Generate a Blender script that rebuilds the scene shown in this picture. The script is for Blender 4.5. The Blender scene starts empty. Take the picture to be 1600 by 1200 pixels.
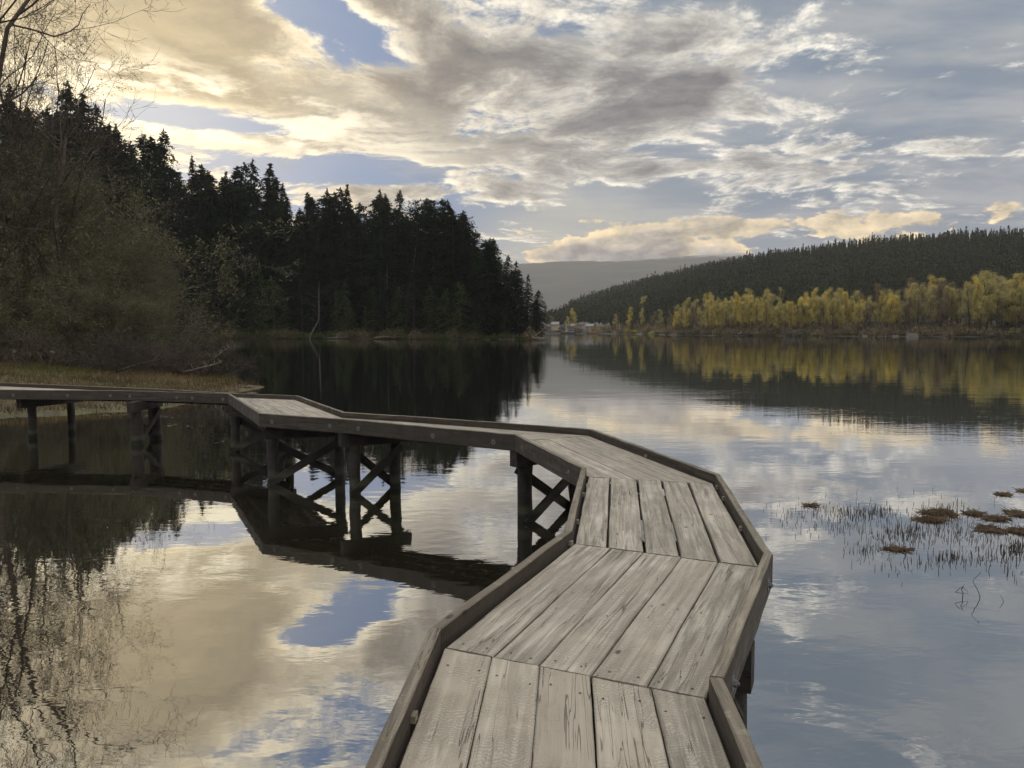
import bpy, math, random
import numpy as np
from mathutils import Vector, Matrix
random.seed(7); RNG = np.random.default_rng(7)
S = bpy.context.scene
COL = S.collection
R = math.radians
# ------------------------------------------------------------------ frame of reference
F, HY, HC = 1209.0, 515.0, 2.8          # focal length in photo pixels, horizon row, eye height above the water
PITCH = math.atan((600-HY)/F)
DZ = HC-1.6                              # deck height above the water
def un(x, y, z):                         # ray through a photo pixel, met with the level z above water
    dx = (x-800)/F; dy = -(y-600)/F
    d = (dx, math.cos(PITCH)+dy*math.sin(PITCH), -math.sin(PITCH)+dy*math.cos(PITCH))
    t = (z-HC)/d[2]
    return Vector((d[0]*t, d[1]*t, z))
def at(px, Y, z=0.0): return Vector(((px-800)/F*Y, Y, z))
def hgt(py, Y): return HC+(HY-py)/F*Y
def ang(px, py):
    dx = (px-800)/F; dy = -(py-600)/F
    d = Vector((dx, math.cos(PITCH)+dy*math.sin(PITCH), -math.sin(PITCH)+dy*math.cos(PITCH))).normalized()
    return math.atan2(d.x, d.y), math.asin(d.z)
SUN_AZ, SUN_EL = R(-29), R(10)
TOSUN = Vector((math.sin(SUN_AZ)*math.cos(SUN_EL), math.cos(SUN_AZ)*math.cos(SUN_EL), math.sin(SUN_EL)))

# ------------------------------------------------------------------ node helpers
class V:
    def __init__(s, t, k): s.t = t; s.k = k
    def _b(s, op, o, r=False): return mth(s.t, op, o, s) if r else mth(s.t, op, s, o)
    def __add__(s, o): return s._b('ADD', o)
    def __radd__(s, o): return s._b('ADD', o)
    def __sub__(s, o): return s._b('SUBTRACT', o)
    def __rsub__(s, o): return s._b('SUBTRACT', o, True)
    def __mul__(s, o): return s._b('MULTIPLY', o)
    def __rmul__(s, o): return s._b('MULTIPLY', o)
    def __truediv__(s, o): return s._b('DIVIDE', o)
    def __rtruediv__(s, o): return s._b('DIVIDE', o, True)
def put(t, sock, v):
    if isinstance(v, V): t.links.new(v.k, sock)
    elif hasattr(v, 'is_linked'): t.links.new(v, sock)
    else:
        if isinstance(v, (tuple, list)) and sock.type == 'RGBA' and len(v) == 3: v = (*v, 1)
        sock.default_value = v
def mth(t, op, *a, clamp=False):
    n = t.nodes.new('ShaderNodeMath'); n.operation = op; n.use_clamp = clamp
    for i, x in enumerate(a): put(t, n.inputs[i], x)
    return V(t, n.outputs[0])
def smooth(t, x, a, b, lo=0.0, hi=1.0, kind='SMOOTHSTEP'):
    n = t.nodes.new('ShaderNodeMapRange'); n.interpolation_type = kind
    put(t, n.inputs['Value'], x)
    for k, v in (('From Min', a), ('From Max', b), ('To Min', lo), ('To Max', hi)): put(t, n.inputs[k], v)
    return V(t, n.outputs[0])
def mixc(t, f, a, b, mode='MIX'):
    n = t.nodes.new('ShaderNodeMix'); n.data_type = 'RGBA'; n.blend_type = mode
    put(t, n.inputs[0], f); put(t, n.inputs[6], a); put(t, n.inputs[7], b)
    return V(t, n.outputs[2])
def noise(t, vec, scale, detail=4, rough=.5, dist=0.0, col=False):
    n = t.nodes.new('ShaderNodeTexNoise')
    put(t, n.inputs['Vector'], vec)
    for k, v in (('Scale', scale), ('Detail', detail), ('Roughness', rough), ('Distortion', dist)): put(t, n.inputs[k], v)
    return V(t, n.outputs[1 if col else 0])
def comb(t, x, y, z):
    n = t.nodes.new('ShaderNodeCombineXYZ')
    for i, v in enumerate((x, y, z)): put(t, n.inputs[i], v)
    return V(t, n.outputs[0])
def sep(t, v):
    n = t.nodes.new('ShaderNodeSeparateXYZ'); put(t, n.inputs[0], v)
    return [V(t, n.outputs[i]) for i in range(3)]
def vmath(t, op, a, b):
    n = t.nodes.new('ShaderNodeVectorMath'); n.operation = op; put(t, n.inputs[0], a)
    if op == 'SCALE': put(t, n.inputs[3], b)
    else: put(t, n.inputs[1], b)
    return V(t, n.outputs[0])
def mat(name):
    m = bpy.data.materials.new(name); m.use_nodes = True; t = m.node_tree; t.nodes.clear()
    o = t.nodes.new('ShaderNodeOutputMaterial')
    return m, t, o
def princ(t, o, col, rough=.8, normal=None, **kw):
    p = t.nodes.new('ShaderNodeBsdfPrincipled')
    put(t, p.inputs['Base Color'], col); put(t, p.inputs['Roughness'], rough)
    if normal is not None: put(t, p.inputs['Normal'], normal)
    for k, v in kw.items(): put(t, p.inputs[k.replace('_', ' ')], v)
    t.links.new(p.outputs[0], o.inputs['Surface']); return p
def bump(t, h, strength=.5, dist=.01, normal=None):
    n = t.nodes.new('ShaderNodeBump'); put(t, n.inputs['Height'], h)
    n.inputs['Strength'].default_value = strength; n.inputs['Distance'].default_value = dist
    if normal is not None: put(t, n.inputs['Normal'], normal)
    return V(t, n.outputs[0])
def tc(t, which='Object'): return V(t, t.nodes.new('ShaderNodeTexCoord').outputs[which])
def geo(t, which='Position'): return V(t, t.nodes.new('ShaderNodeNewGeometry').outputs[which])
def rnd(t): return V(t, t.nodes.new('ShaderNodeObjectInfo').outputs['Random'])
def lin(r, g, b):
    f = lambda c: (c/255/12.92) if c/255 <= .04045 else ((c/255+.055)/1.055)**2.4
    return (f(r), f(g), f(b))

# ------------------------------------------------------------------ sky
def make_world():
    w = bpy.data.worlds.new("World"); S.world = w; w.use_nodes = True
    t = w.node_tree; t.nodes.clear()
    out = t.nodes.new('ShaderNodeOutputWorld'); bg = t.nodes.new('ShaderNodeBackground')
    t.links.new(bg.outputs[0], out.inputs[0])
    sky = t.nodes.new('ShaderNodeTexSky'); sky.sky_type = 'NISHITA'; sky.sun_disc = False
    sky.sun_elevation = SUN_EL; sky.sun_rotation = SUN_AZ
    sky.air_density = 1.0; sky.dust_density = 0.6; sky.ozone_density = 2.5
    D = tc(t, 'Generated')
    x, y, z = sep(t, D)
    zc = mth(t, 'MAXIMUM', z, 0.0)
    u = mth(t, 'ARCTAN2', x, y); v = mth(t, 'ARCSINE', zc)
    k = 1.0/(zc+0.10)
    P = comb(t, x*k, y*k, 0.0)
    warp = noise(t, P, .9, 3, .5, col=True)
    P = vmath(t, 'ADD', P, vmath(t, 'SCALE', vmath(t, 'SUBTRACT', warp, (.5, .5, .5)), .55))
    UV = comb(t, u, v, 0.0)
    def blob(px, py, sx, sy, amp, tilt=0.0, acc=0.0):
        u0, v0 = ang(px, py)
        n = t.nodes.new('ShaderNodeMapping'); n.vector_type = 'TEXTURE'; put(t, n.inputs[0], UV)
        n.inputs['Location'].default_value = (u0, v0, 0); n.inputs['Rotation'].default_value = (0, 0, math.atan(tilt)); n.inputs['Scale'].default_value = (sx/F, sy/F, 1)
        q = V(t, n.outputs[0]); dn = t.nodes.new('ShaderNodeVectorMath'); dn.operation = 'DOT_PRODUCT'
        put(t, dn.inputs[0], q); put(t, dn.inputs[1], q)
        e = mth(t, 'POWER', math.exp(-1), V(t, dn.outputs['Value']))
        m = t.nodes.new('ShaderNodeMath'); m.operation = 'MULTIPLY_ADD'; put(t, m.inputs[0], e); m.inputs[1].default_value = amp; put(t, m.inputs[2], acc)
        return V(t, m.outputs[0])
    def ssum(L):
        s = 0.0
        for q in L: s = blob(*q, *([0.0] if len(q) == 5 else []), acc=s)
        return s
    # main cloud deck: coverage bends the noise up or down over broad areas of the sky
    cov = ssum([(270, 40, 260, 90, .26), (505, 30, 95, 34, -.32, -.35), (390, 152, 260, 30, .20, -.12), (300, 190, 140, 15, -.36),
                (430, 224, 230, 20, .24, -.06), (570, 264, 210, 22, -.40, .0), (650, 294, 150, 16, .20), (850, 170, 240, 110, .17),
                (680, 60, 110, 120, .10), (1030, 268, 300, 22, .16), (930, 330, 110, 40, -.30), (1480, 120, 200, 190, -.20), (1130, 140, 190, 90, .10, -.3), (200, 70, 200, 50, .10),
                (1120, 80, 240, 50, .10, -.2), (1500, 240, 150, 22, .16), (100, -160, 500, 120, .16), (900, -150, 400, 60, -.10),
                (400, -190, 200, 60, -.12), (1300, -160, 420, 130, -.16)])
    sc = 2.1
    n1 = noise(t, P, sc, 8, .66, .12)
    off = comb(t, math.sin(SUN_AZ)*.05, math.cos(SUN_AZ)*.05, .0)
    n2 = noise(t, vmath(t, 'ADD', P, off), sc, 6, .66, .12)
    d = n1*1.35-.17+cov+smooth(t, zc, .05, .13, -.25, .03)
    alpha = smooth(t, d, .47, .64)
    thick = smooth(t, d, .54, .80)
    lit = (n1-n2)*13.0
    us, vs = ang(150, 140)
    a = (u-us); b = (v-vs)
    r2 = a*a+b*b
    glow = mth(t, 'EXPONENT', r2*-16.0)            # round the hidden sun
    wide = mth(t, 'EXPONENT', r2*-7.0)
    edge = mixc(t, wide, lin(220, 216, 206), lin(252, 232, 190))
    core = mixc(t, wide, lin(122, 121, 122), lin(140, 124, 98))
    cc = mixc(t, thick, edge, core)
    litc = mth(t, 'MULTIPLY', lit, smooth(t, d, .85, .5, .35, 1.0), clamp=False)
    cc = mixc(t, 1.0, cc, comb(t, *[mth(t, 'MAXIMUM', 1.0+litc*q, .62) for q in (.66, .62, .54)]), 'MULTIPLY')
    # the bright bank of cloud nearest the sun
    bank = ssum([(330, 150, 280, 30, 1.5, -.10), (470, 222, 200, 20, 1.2, -.05), (200, 180, 120, 60, 1.0)])
    bank = mth(t, 'MULTIPLY', bank, smooth(t, n1, .42, .60), clamp=True)
    cc = mixc(t, bank*.85, cc, comb(t, 1.18, 1.07, .82))
    # thin high veil, heavy on the right
    veil = smooth(t, u+n1*.5, -.12, .42)
    veil = mth(t, 'MAXIMUM', veil*.93+smooth(t, n1, .40, .62)*.22, mth(t, 'MULTIPLY', ssum([(860, 360, 170, 90, .9), (1000, 60, 500, 160, .5)]), 1.0, clamp=True))
    vst = noise(t, vmath(t, 'MULTIPLY', P, (.8, 1.4, 1.0)), 1.5, 5, .58)
    vc = mixc(t, smooth(t, vst, .38, .64), lin(122, 136, 151), lin(166, 169, 171))
    vc = mixc(t, mth(t, 'MULTIPLY', blob(860, 390, 190, 90, 1.0), 1.0, clamp=True), vc, lin(185, 184, 172))
    base = mixc(t, .72, vmath(t, 'MINIMUM', vmath(t, 'SCALE', V(t, sky.outputs[0]), .06), (.7, .7, .7)), lin(72, 120, 180))
    c = mixc(t, veil, base, vc)
    c = mixc(t, alpha*.97, c, cc)
    # low cumulus along the horizon
    Q = comb(t, u*13.0, v*26.0, 3.7)
    m1 = noise(t, Q, .95, 6, .60, .1)
    m2 = noise(t, vmath(t, 'ADD', Q, (-.12, .20, 0)), .95, 5, .60, .1)
    cov2 = ssum([(1160, 350, 200, 30, .26, .10), (1000, 385, 120, 22, .24), (920, 344, 42, 14, .26), (1040, 340, 60, 16, .16), (1420, 340, 220, 22, .22), (900, 398, 120, 14, .26), (980, 402, 140, 12, .24),
                 (620, 330, 160, 40, .14), (400, 290, 130, 26, .12)])
    d2 = m1*1.4-.2+cov2
    a2 = smooth(t, d2-smooth(t, v, ang(0, 335)[1], ang(0, 270)[1])*.35, .62, .71)
    th2 = smooth(t, d2, .68, .92)
    top = smooth(t, v, ang(0, 405)[1], ang(0, 335)[1])
    e2 = mixc(t, wide, lin(226, 206, 166), lin(255, 228, 170))
    k2 = mixc(t, top, lin(150, 146, 144), lin(176, 166, 148))
    c2 = mixc(t, th2, e2, k2)
    c2 = mixc(t, 1.0, c2, comb(t, *[1.0+mth(t, 'MAXIMUM', (m1-m2)*q, -.4) for q in (5.2, 4.8, 4.0)]), 'MULTIPLY')
    c = mixc(t, a2*.95, c, c2)
    # glow of the hidden sun, and unseen sky overhead and behind brightened to light the deck
    c = mixc(t, 1.0, c, vmath(t, 'SCALE', comb(t, 1.0, .80, .42), glow*.42), 'ADD')
    up = smooth(t, z, .60, .95)
    back = smooth(t, y, .1, -.6)*smooth(t, z, .15, .5)
    boost = mth(t, 'MAXIMUM', up, back*.6)
    c = mixc(t, boost*.85, c, comb(t, 1.75, 1.68, 1.58))
    dim = 1.0-smooth(t, y, .1, -.4)*smooth(t, z, .55, .2)*.8  # unseen low sky behind the viewer darkened to keep the rim sides dark
    c = vmath(t, 'SCALE', c, dim)
    t.links.new(c.k, bg.inputs['Color']); bg.inputs['Strength'].default_value = 1.17
    w.cycles.sampling_method = 'MANUAL'; w.cycles.sample_map_resolution = 512
    return w
make_world()
sun = bpy.data.lights.new('sun', 'SUN'); sun.energy = 2.4; sun.angle = R(6); sun.color = (1.0, .78, .52)
so = bpy.data.objects.new('sun', sun); COL.objects.link(so)
so.rotation_euler = (-TOSUN).to_track_quat('-Z', 'Y').to_euler(); so.location = (-60, 80, 60)

cam = bpy.data.cameras.new('camera'); cam.sensor_width = 36; cam.lens = F/1600*36
cam.clip_start = .05; cam.clip_end = 20000
co = bpy.data.objects.new('camera', cam); COL.objects.link(co)
co.location = (0, 0, HC); co.rotation_euler = (math.pi/2-PITCH, 0, 0); S.camera = co
S.view_settings.view_transform = 'Standard'; S.view_settings.look = 'None'
S.view_settings.exposure = 0; S.view_settings.gamma = 1
S.cycles.max_bounces = 6; S.cycles.diffuse_bounces = 2; S.cycles.glossy_bounces = 3; S.cycles.transmission_bounces = 2
S.cycles.volume_bounces = 0; S.cycles.transparent_max_bounces = 4
S.cycles.use_adaptive_sampling = True; S.cycles.adaptive_threshold = .025
S.cycles.sample_clamp_indirect = 4; S.cycles.caustics_reflective = False; S.cycles.caustics_refractive = False

# ------------------------------------------------------------------ mesh helpers
class MB:
    """collects vertices and faces as arrays; build() links them as ONE mesh object"""
    def __init__(s): s.v = []; s.q = []; s.n = 0; s.mi = []; s.cur = 0; s.sm = []; s.smooth = False
    def add(s, v, f):
        v = np.asarray(v, dtype=np.float32).reshape(-1, 3); f = np.asarray(f, dtype=np.int64)
        s.v.append(v); s.q.append(f+s.n); s.n += len(v)
        s.mi.append(np.full(len(f), s.cur)); s.sm.append(np.full(len(f), s.smooth))
    def hexa(s, c):  # 8 corners: bottom four then top four, both counter-clockwise
        s.add([tuple(p) for p in c], [(0, 3, 2, 1), (4, 5, 6, 7), (0, 1, 5, 4), (1, 2, 6, 5), (2, 3, 7, 6), (3, 0, 4, 7)])
    def box(s, cx, cy, cz, sx, sy, sz, rz=0.0):
        c = []
        for zz in (-1, 1):
            for a, b in ((-1, -1), (1, -1), (1, 1), (-1, 1)):
                x, y = a*sx/2, b*sy/2
                c.append((cx+x*math.cos(rz)-y*math.sin(rz), cy+x*math.sin(rz)+y*math.cos(rz), cz+zz*sz/2))
        s.hexa(c)
    def bar(s, a, b, w, h, up=Vector((0, 0, 1))):
        a = Vector(a); b = Vector(b); d = (b-a).normalized(); sd = d.cross(up).normalized()*w/2; u = sd.cross(d).normalized()*h/2
        s.hexa([a-sd-u, b-sd-u, b+sd-u, a+sd-u, a-sd+u, b-sd+u, b+sd+u, a+sd+u])
    def tube(s, pts, rad, k=6, cap=True):
        pts = np.asarray(pts, dtype=float); rad = np.asarray(rad, dtype=float); n = len(pts)
        d = np.gradient(pts, axis=0); d /= np.linalg.norm(d, axis=1)[:, None]+1e-9
        ref = np.array([0, 0, 1.0]) if abs(d[0][2]) < .8 else np.array([1.0, 0, 0])
        a = np.cross(d, ref); a /= np.linalg.norm(a, axis=1)[:, None]+1e-9
        b = np.cross(d, a)
        th = np.linspace(0, 2*math.pi, k, endpoint=False)
        ring = (a[:, None, :]*np.cos(th)[None, :, None]+b[:, None, :]*np.sin(th)[None, :, None])*rad[:, None, None]+pts[:, None, :]
        i = np.arange(n-1)[:, None]*k; j = np.arange(k)[None, :]; j2 = (j+1) % k
        f = np.stack([i+j, i+j2, i+k+j2, i+k+j], -1).reshape(-1, 4)
        s.add(ring.reshape(-1, 3), f)
        if cap and k == 4: s.add(ring[-1], [(0, 1, 2, 3)])
        elif cap and k % 2 == 0:
            top = ring[-1]; fs = [(0, m, m+1, m+2) for m in range(1, k-2, 2)]
            s.add(top, fs)
    def quads(s, c, a, b):  # centres with half-axes a, b
        v = np.stack([c-a-b, c+a-b, c+a+b, c-a+b], 1).reshape(-1, 3)
        s.add(v, np.arange(len(c)*4).reshape(-1, 4))
    def tris(s, p0, p1, p2):
        v = np.stack([p0, p1, p2], 1).reshape(-1, 3); i = np.arange(len(p0))*3
        s.add(v, np.stack([i, i+1, i+2], 1))
    def mesh(s, name, mats):
        me = bpy.data.meshes.new(name)
        V_ = np.concatenate(s.v) if s.v else np.zeros((0, 3), np.float32)
        me.vertices.add(len(V_)); me.vertices.foreach_set('co', V_.astype(np.float32).ravel())
        loops = np.concatenate([f.ravel() for f in s.q]); sizes = np.concatenate([np.full(len(f), f.shape[1]) for f in s.q])
        me.loops.add(len(loops)); me.loops.foreach_set('vertex_index', loops.astype(np.int32))
        me.polygons.add(len(sizes))
        me.polygons.foreach_set('loop_start', (np.cumsum(sizes)-sizes).astype(np.int32))
        me.polygons.foreach_set('material_index', np.concatenate(s.mi).astype(np.int32))
        me.polygons.foreach_set('use_smooth', np.concatenate(s.sm))
        for m in (mats if isinstance(mats, (list, tuple)) else [mats]): me.materials.append(m)
        me.update(calc_edges=True); me.validate()
        return me
    def build(s, name, mats, parent=None, loc=None):
        return link(name, s.mesh(name, mats), parent, loc)
def link(name, me, parent=None, loc=None):
    o = bpy.data.objects.new(name, me); COL.objects.link(o)
    if parent is not None: o.parent = parent
    if loc is not None: o.location = loc
    return o
def empty(name, loc=(0, 0, 0), parent=None):
    o = bpy.data.objects.new(name, None); COL.objects.link(o); o.location = loc; o.empty_display_size = .3
    if parent is not None: o.parent = parent
    return o
def tag(o, label, cat, group=None, kind=None):
    if label: o['label'] = label
    if cat: o['category'] = cat
    if group: o['group'] = group
    if kind: o['kind'] = kind
    return o
def copy_tree(o, parent=None):
    c = o.copy(); COL.objects.link(c); c.parent = parent
    for ch in [k for k in o.children]: copy_tree(ch, c)
    return c

# ------------------------------------------------------------------ materials
def wood_mat(name, light, dark, tint, crackc, corr=1.0, rough=.62, bumpd=.0035, lichen=None):
    m, t, o = mat(name)
    p = tc(t); r = rnd(t)
    p = vmath(t, 'ADD', p, comb(t, r*37.0, r*11.0, r*5.0))
    g1 = noise(t, vmath(t, 'MULTIPLY', p, (1.3, 26.0, 26.0)), 1.0, 6, .62, .6)
    g2 = noise(t, vmath(t, 'MULTIPLY', p, (5.0, 120.0, 120.0)), 1.0, 3, .5, .3)
    big = noise(t, p, 1.7, 5, .6)
    blot = noise(t, vmath(t, 'MULTIPLY', p, (1.0, 2.6, 1.0)), 5.0, 5, .65)
    c = mixc(t, smooth(t, g1, .35, .68), dark, light)
    c = mixc(t, smooth(t, big, .42, .66)*.55, c, tint)
    c = mixc(t, smooth(t, r, .2, 1.0, .0, .75), c, tint)
    r2 = mth(t, 'FRACT', r*7.31)
    c = vmath(t, 'SCALE', c, .88+r2*.28)
    c = mixc(t, smooth(t, blot, .56, .74)*.32, c, dark)
    # long drying cracks
    ck = noise(t, vmath(t, 'MULTIPLY', p, (.55, 15.0, 15.0)), 1.0, 3, .5, .25)
    ckd = mth(t, 'ABSOLUTE', ck-.5)
    ckm = smooth(t, ckd, .006, .001, 0.0, 1.0)*smooth(t, noise(t, vmath(t, 'MULTIPLY', p, (1.3, 4.0, 4.0)), 1.0, 2), .45, .53)
    # knots
    vo = t.nodes.new('ShaderNodeTexVoronoi'); put(t, vo.inputs['Vector'], vmath(t, 'MULTIPLY', p, (1.0, 2.1, 2.1))); vo.inputs['Scale'].default_value = 1.9
    kn = smooth(t, V(t, vo.outputs['Distance'])+(blot-.5)*.10, .085, .03)
    # corrugation: closely spaced raised ribs wavering across the board
    q = sep(t, p)
    wob = noise(t, vmath(t, 'MULTIPLY', p, (3.0, 7.0, 3.0)), 1.6, 3, .55)
    ribs = mth(t, 'SINE', q[0]*300.0+q[1]*90.0+wob*60.0)
    rmask = smooth(t, noise(t, vmath(t, 'ADD', p, (7.1, 0, 0)), 1.5, 3, .6), .38, .52)
    fine = noise(t, p, 160.0, 2, .6)
    c = mixc(t, (ribs*.5+.5)*rmask*.50*corr, c, dark)
    c = mixc(t, smooth(t, g2, .60, .72)*.45, c, dark)
    c = mixc(t, ckm*.62, c, crackc)
    c = mixc(t, kn*.85, c, crackc)
    if lichen:
        ln = noise(t, p, 9.0, 6, .7)
        c = mixc(t, smooth(t, ln, .55, .68)*.7, c, lichen)
    h = g1*.55+g2*.35+ribs*rmask*.40*corr-ckm*1.6-kn*.6+fine*.25
    if name == 'post_timber':
        wz = sep(t, geo(t))[2]+(big-.5)*.12
        c = mixc(t, smooth(t, wz, .16, .08)*.8, c, (.012, .014, .008)); c = mixc(t, smooth(t, wz, .30, .18)*smooth(t, wz, .08, .16)*.5, c, (.10, .095, .06))
    n = bump(t, h, .9, bumpd)
    rg = smooth(t, blot, .3, .7, rough-.12, rough+.15)
    princ(t, o, c, rg, n, Specular_IOR_Level=.42)
    return m
M = {}
M['plank'] = wood_mat('weathered_plank', (.50, .465, .39), (.19, .17, .135), (.36, .315, .25), (.035, .028, .022))
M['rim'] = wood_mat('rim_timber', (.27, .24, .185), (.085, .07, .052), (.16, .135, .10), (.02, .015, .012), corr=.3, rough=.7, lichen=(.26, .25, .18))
M['post'] = wood_mat('post_timber', (.050, .041, .031), (.018, .015, .011), (.034, .028, .022), (.01, .008, .006), corr=.0, rough=.75, bumpd=.008)
def simple(name, col, rough=.6, metal=0.0, var=.25, scale=8.0):
    m, t, o = mat(name); n = noise(t, tc(t), scale, 4, .6)
    c = mixc(t, smooth(t, n, .3, .7), tuple(k*(1-var) for k in col), tuple(min(1, k*(1+var)) for k in col))
    princ(t, o, c, rough, None, Metallic=metal); return m
M['rimside'] = wood_mat('rim_side_stain_shade', (.105, .085, .062), (.034, .027, .021), (.06, .048, .036), (.012, .009, .007), corr=.2, rough=.75)  # kerb side faces: dark staining, with their shade also put into the colour
M['steel'] = simple('galvanised_steel', (.17, .17, .17), .6, .3)
M['nail'] = simple('rusted_nail', (.07, .05, .04), .5, .5)
def foliage(name, a, b, c3=None, rough=.7, scale=.6, trans=.25):
    m, t, o = mat(name); p = geo(t); r = rnd(t)
    n = noise(t, p, scale, 4, .65)
    n2 = noise(t, p, scale*9, 2, .6)
    if name == 'hill_needles': n = n*.75+noise(t, p, .012, 2, .5)*.45-.10
    c = mixc(t, smooth(t, n*.6+n2*.4, .36, .62), a, b)
    if c3: c = mixc(t, smooth(t, r, .3, 1.0)*.75, c, c3)
    d = t.nodes.new('ShaderNodeBsdfDiffuse'); put(t, d.inputs[0], c)
    tr = t.nodes.new('ShaderNodeBsdfTranslucent'); put(t, tr.inputs[0], c)
    mx = t.nodes.new('ShaderNodeMixShader'); mx.inputs[0].default_value = trans
    t.links.new(d.outputs[0], mx.inputs[1]); t.links.new(tr.outputs[0], mx.inputs[2]); t.links.new(mx.outputs[0], o.inputs[0])
    return m
M['fir'] = foliage('fir_needles', (.014, .020, .010), (.042, .054, .024), (.024, .028, .014), scale=.25, trans=.1)
M['cedar'] = foliage('cedar_sprays', (.036, .050, .018), (.11, .14, .045), (.08, .10, .035), scale=.3, trans=.12)
M['hillfir'] = foliage('hill_needles', (.014, .022, .013), (.062, .078, .038), (.030, .038, .022), scale=.09, trans=.1)
M['yellow'] = foliage('yellow_spring_leaves', (.34, .30, .11), (.72, .59, .16), (.50, .44, .17), scale=.12, trans=.4)
M['olive'] = foliage('olive_spring_leaves', (.30, .28, .11), (.56, .50, .19), (.40, .35, .18), scale=.12, trans=.4)
M['twigs'] = foliage('bare_twig_haze', (.15, .125, .075), (.32, .265, .16), (.25, .19, .12), scale=.15, trans=.2)
M['shrubleaf'] = foliage('willow_leaves', (.07, .072, .034), (.27, .26, .135), (.15, .15, .08), scale=.8, trans=.35)
M['brush'] = foliage('brush_leaves', (.07, .07, .032), (.18, .165, .08), (.13, .105, .06), scale=.5, trans=.25)
M['willowgreen'] = foliage('bright_willow_leaves', (.26, .27, .05), (.45, .42, .07), scale=.2, trans=.4)
M['bark'] = simple('dark_bark', (.050, .038, .028), .9, var=.5, scale=2.0)
M['paleb'] = simple('pale_bark', (.30, .28, .24), .85, var=.4, scale=2.0)
M['redtwig'] = simple('brown_bark', (.085, .062, .045), .85, var=.4, scale=3.0)
M['snag'] = simple('grey_snag', (.12, .10, .08), .9, var=.4, scale=2.0)
M['drift'] = simple('bleached_driftwood', (.22, .19, .145), .85, var=.4, scale=6.0)

# ------------------------------------------------------------------ water
def make_water():
    m, t, o = mat('still_water')
    p = geo(t); x, y, z = sep(t, p)
    pl = noise(t, vmath(t, 'MULTIPLY', p, (.10, .16, 0)), 1.0, 3, .55)           # calm and ruffled patches
    pm = smooth(t, pl, .40, .62, .25, 1.0)
    w1 = noise(t, vmath(t, 'MULTIPLY', p, (1.6, 3.4, 1)), 1.0, 3, .55, .3)
    w2 = noise(t, vmath(t, 'MULTIPLY', p, (5.5, 10.0, 1)), 1.0, 2, .5, .2)
    w3 = noise(t, vmath(t, 'MULTIPLY', p, (.25, .5, 1)), 1.0, 2, .5)
    # rings spreading from the posts
    def ring(cx, cy, k, amp, fall):
        dx = x-cx; dy = y-cy
        r = mth(t, 'SQRT', dx*dx+dy*dy)
        return mth(t, 'SINE', r*k+w1*3.0)*mth(t, 'EXPONENT', r*-fall)*amp
    rings = ring(1.9, 4.6, 26.0, .20, .75)+ring(-1.0, 10.4, 20.0, .16, .6)+ring(-2.4, 12.6, 18.0, .12, .5)
    h = (w1*1.0+w2*.16)*pm+w3*1.5+rings*.6
    n = bump(t, h, 1.0, .0030)
    fr = t.nodes.new('ShaderNodeFresnel'); fr.inputs['IOR'].default_value = 2.9; put(t, fr.inputs['Normal'], n)
    gl = t.nodes.new('ShaderNodeBsdfGlossy'); gl.inputs['Color'].default_value = (.93, .94, .95, 1); gl.inputs['Roughness'].default_value = .012
    put(t, gl.inputs['Normal'], n)
    df = t.nodes.new('ShaderNodeBsdfDiffuse')
    silt = noise(t, p, .35, 4, .6)
    put(t, df.inputs[0], mixc(t, silt, (.014, .013, .008), (.030, .026, .015)))
    mx = t.nodes.new('ShaderNodeMixShader')
    fac = mth(t, 'MULTIPLY', V(t, fr.outputs[0]), 1.0)
    fac = mth(t, 'MINIMUM', fac*1.25+.20, .97)
    put(t, mx.inputs[0], fac); t.links.new(df.outputs[0], mx.inputs[1]); t.links.new(gl.outputs[0], mx.inputs[2])
    t.links.new(mx.outputs[0], o.inputs[0])
    b = MB(); b.add([(-6000, -400, 0), (6000, -400, 0), (6000, 8000, 0), (-6000, 8000, 0)], [(0, 1, 2, 3)])
    return tag(b.build('water', m), 'calm inlet water mirroring clouds, wood and boardwalk', 'water', kind='structure')
make_water()
b = MB(); b.add([(-6200, -420, -2.6), (6200, -420, -2.6), (6200, 8200, -2.6), (-6200, 8200, -2.6)], [(0, 1, 2, 3)])
tag(b.build('ground', simple('mud', (.06, .05, .035), .9)), 'muddy bed under the inlet', 'ground', kind='structure')
#PART2
# ------------------------------------------------------------------ boardwalk
KZ = DZ+.10                                # top of the kerb boards
def K(px, py, dz=0.0): return un(px, py, KZ+dz)
def KY(px, Y, dz): return Vector(((px-800)/F*Y, Y, KZ+dz))
L = [Vector((-.81, -1.5, KZ)), K(672, 980), K(882, 828), K(908, 731), K(804, 679), K(539, 655), K(405, 646), K(356, 615),
     K(290, 613), K(192, 610.3), K(0, 609)]
Rr = [Vector((.58, -1.5, KZ)), K(1131, 1059), K(1207, 865), K(1126, 741), K(926, 670), K(627, 649), K(540, 644), K(466, 618),
      KY(360, 19.3, -.08), KY(265, 19.9, -.037), KY(0, 21.2, .053)]
L.append(L[-1]+Vector((-6, 1.3, .1))); Rr.append(Rr[-1]+Vector((-6, 1.9, .05)))
L.append(L[-1]+Vector((-9, -.6, .1))); Rr.append(Rr[-1]+Vector((-9, .1, .1)))
def offset(pl, d):
    out = []
    for i, p in enumerate(pl):
        a = (pl[i]-pl[i-1]).xy if i else None; c = (pl[i+1]-pl[i]).xy if i < len(pl)-1 else None
        a = (a or c).normalized(); c = (c or a).normalized()
        n1 = Vector((a.y, -a.x)); n2 = Vector((c.y, -c.x)); m = (n1+n2)
        m = m/max(.35, m.dot(n1)) if m.length > 1e-6 else n1
        out.append(Vector((p.x+m.x*d, p.y+m.y*d, p.z)))
    return out
bw = empty('boardwalk', (0, 3, 0))
tag(bw, 'weathered grey timber boardwalk zigzagging low over the water on posts', 'boardwalk')
bpy.context.view_layer.update()
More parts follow.
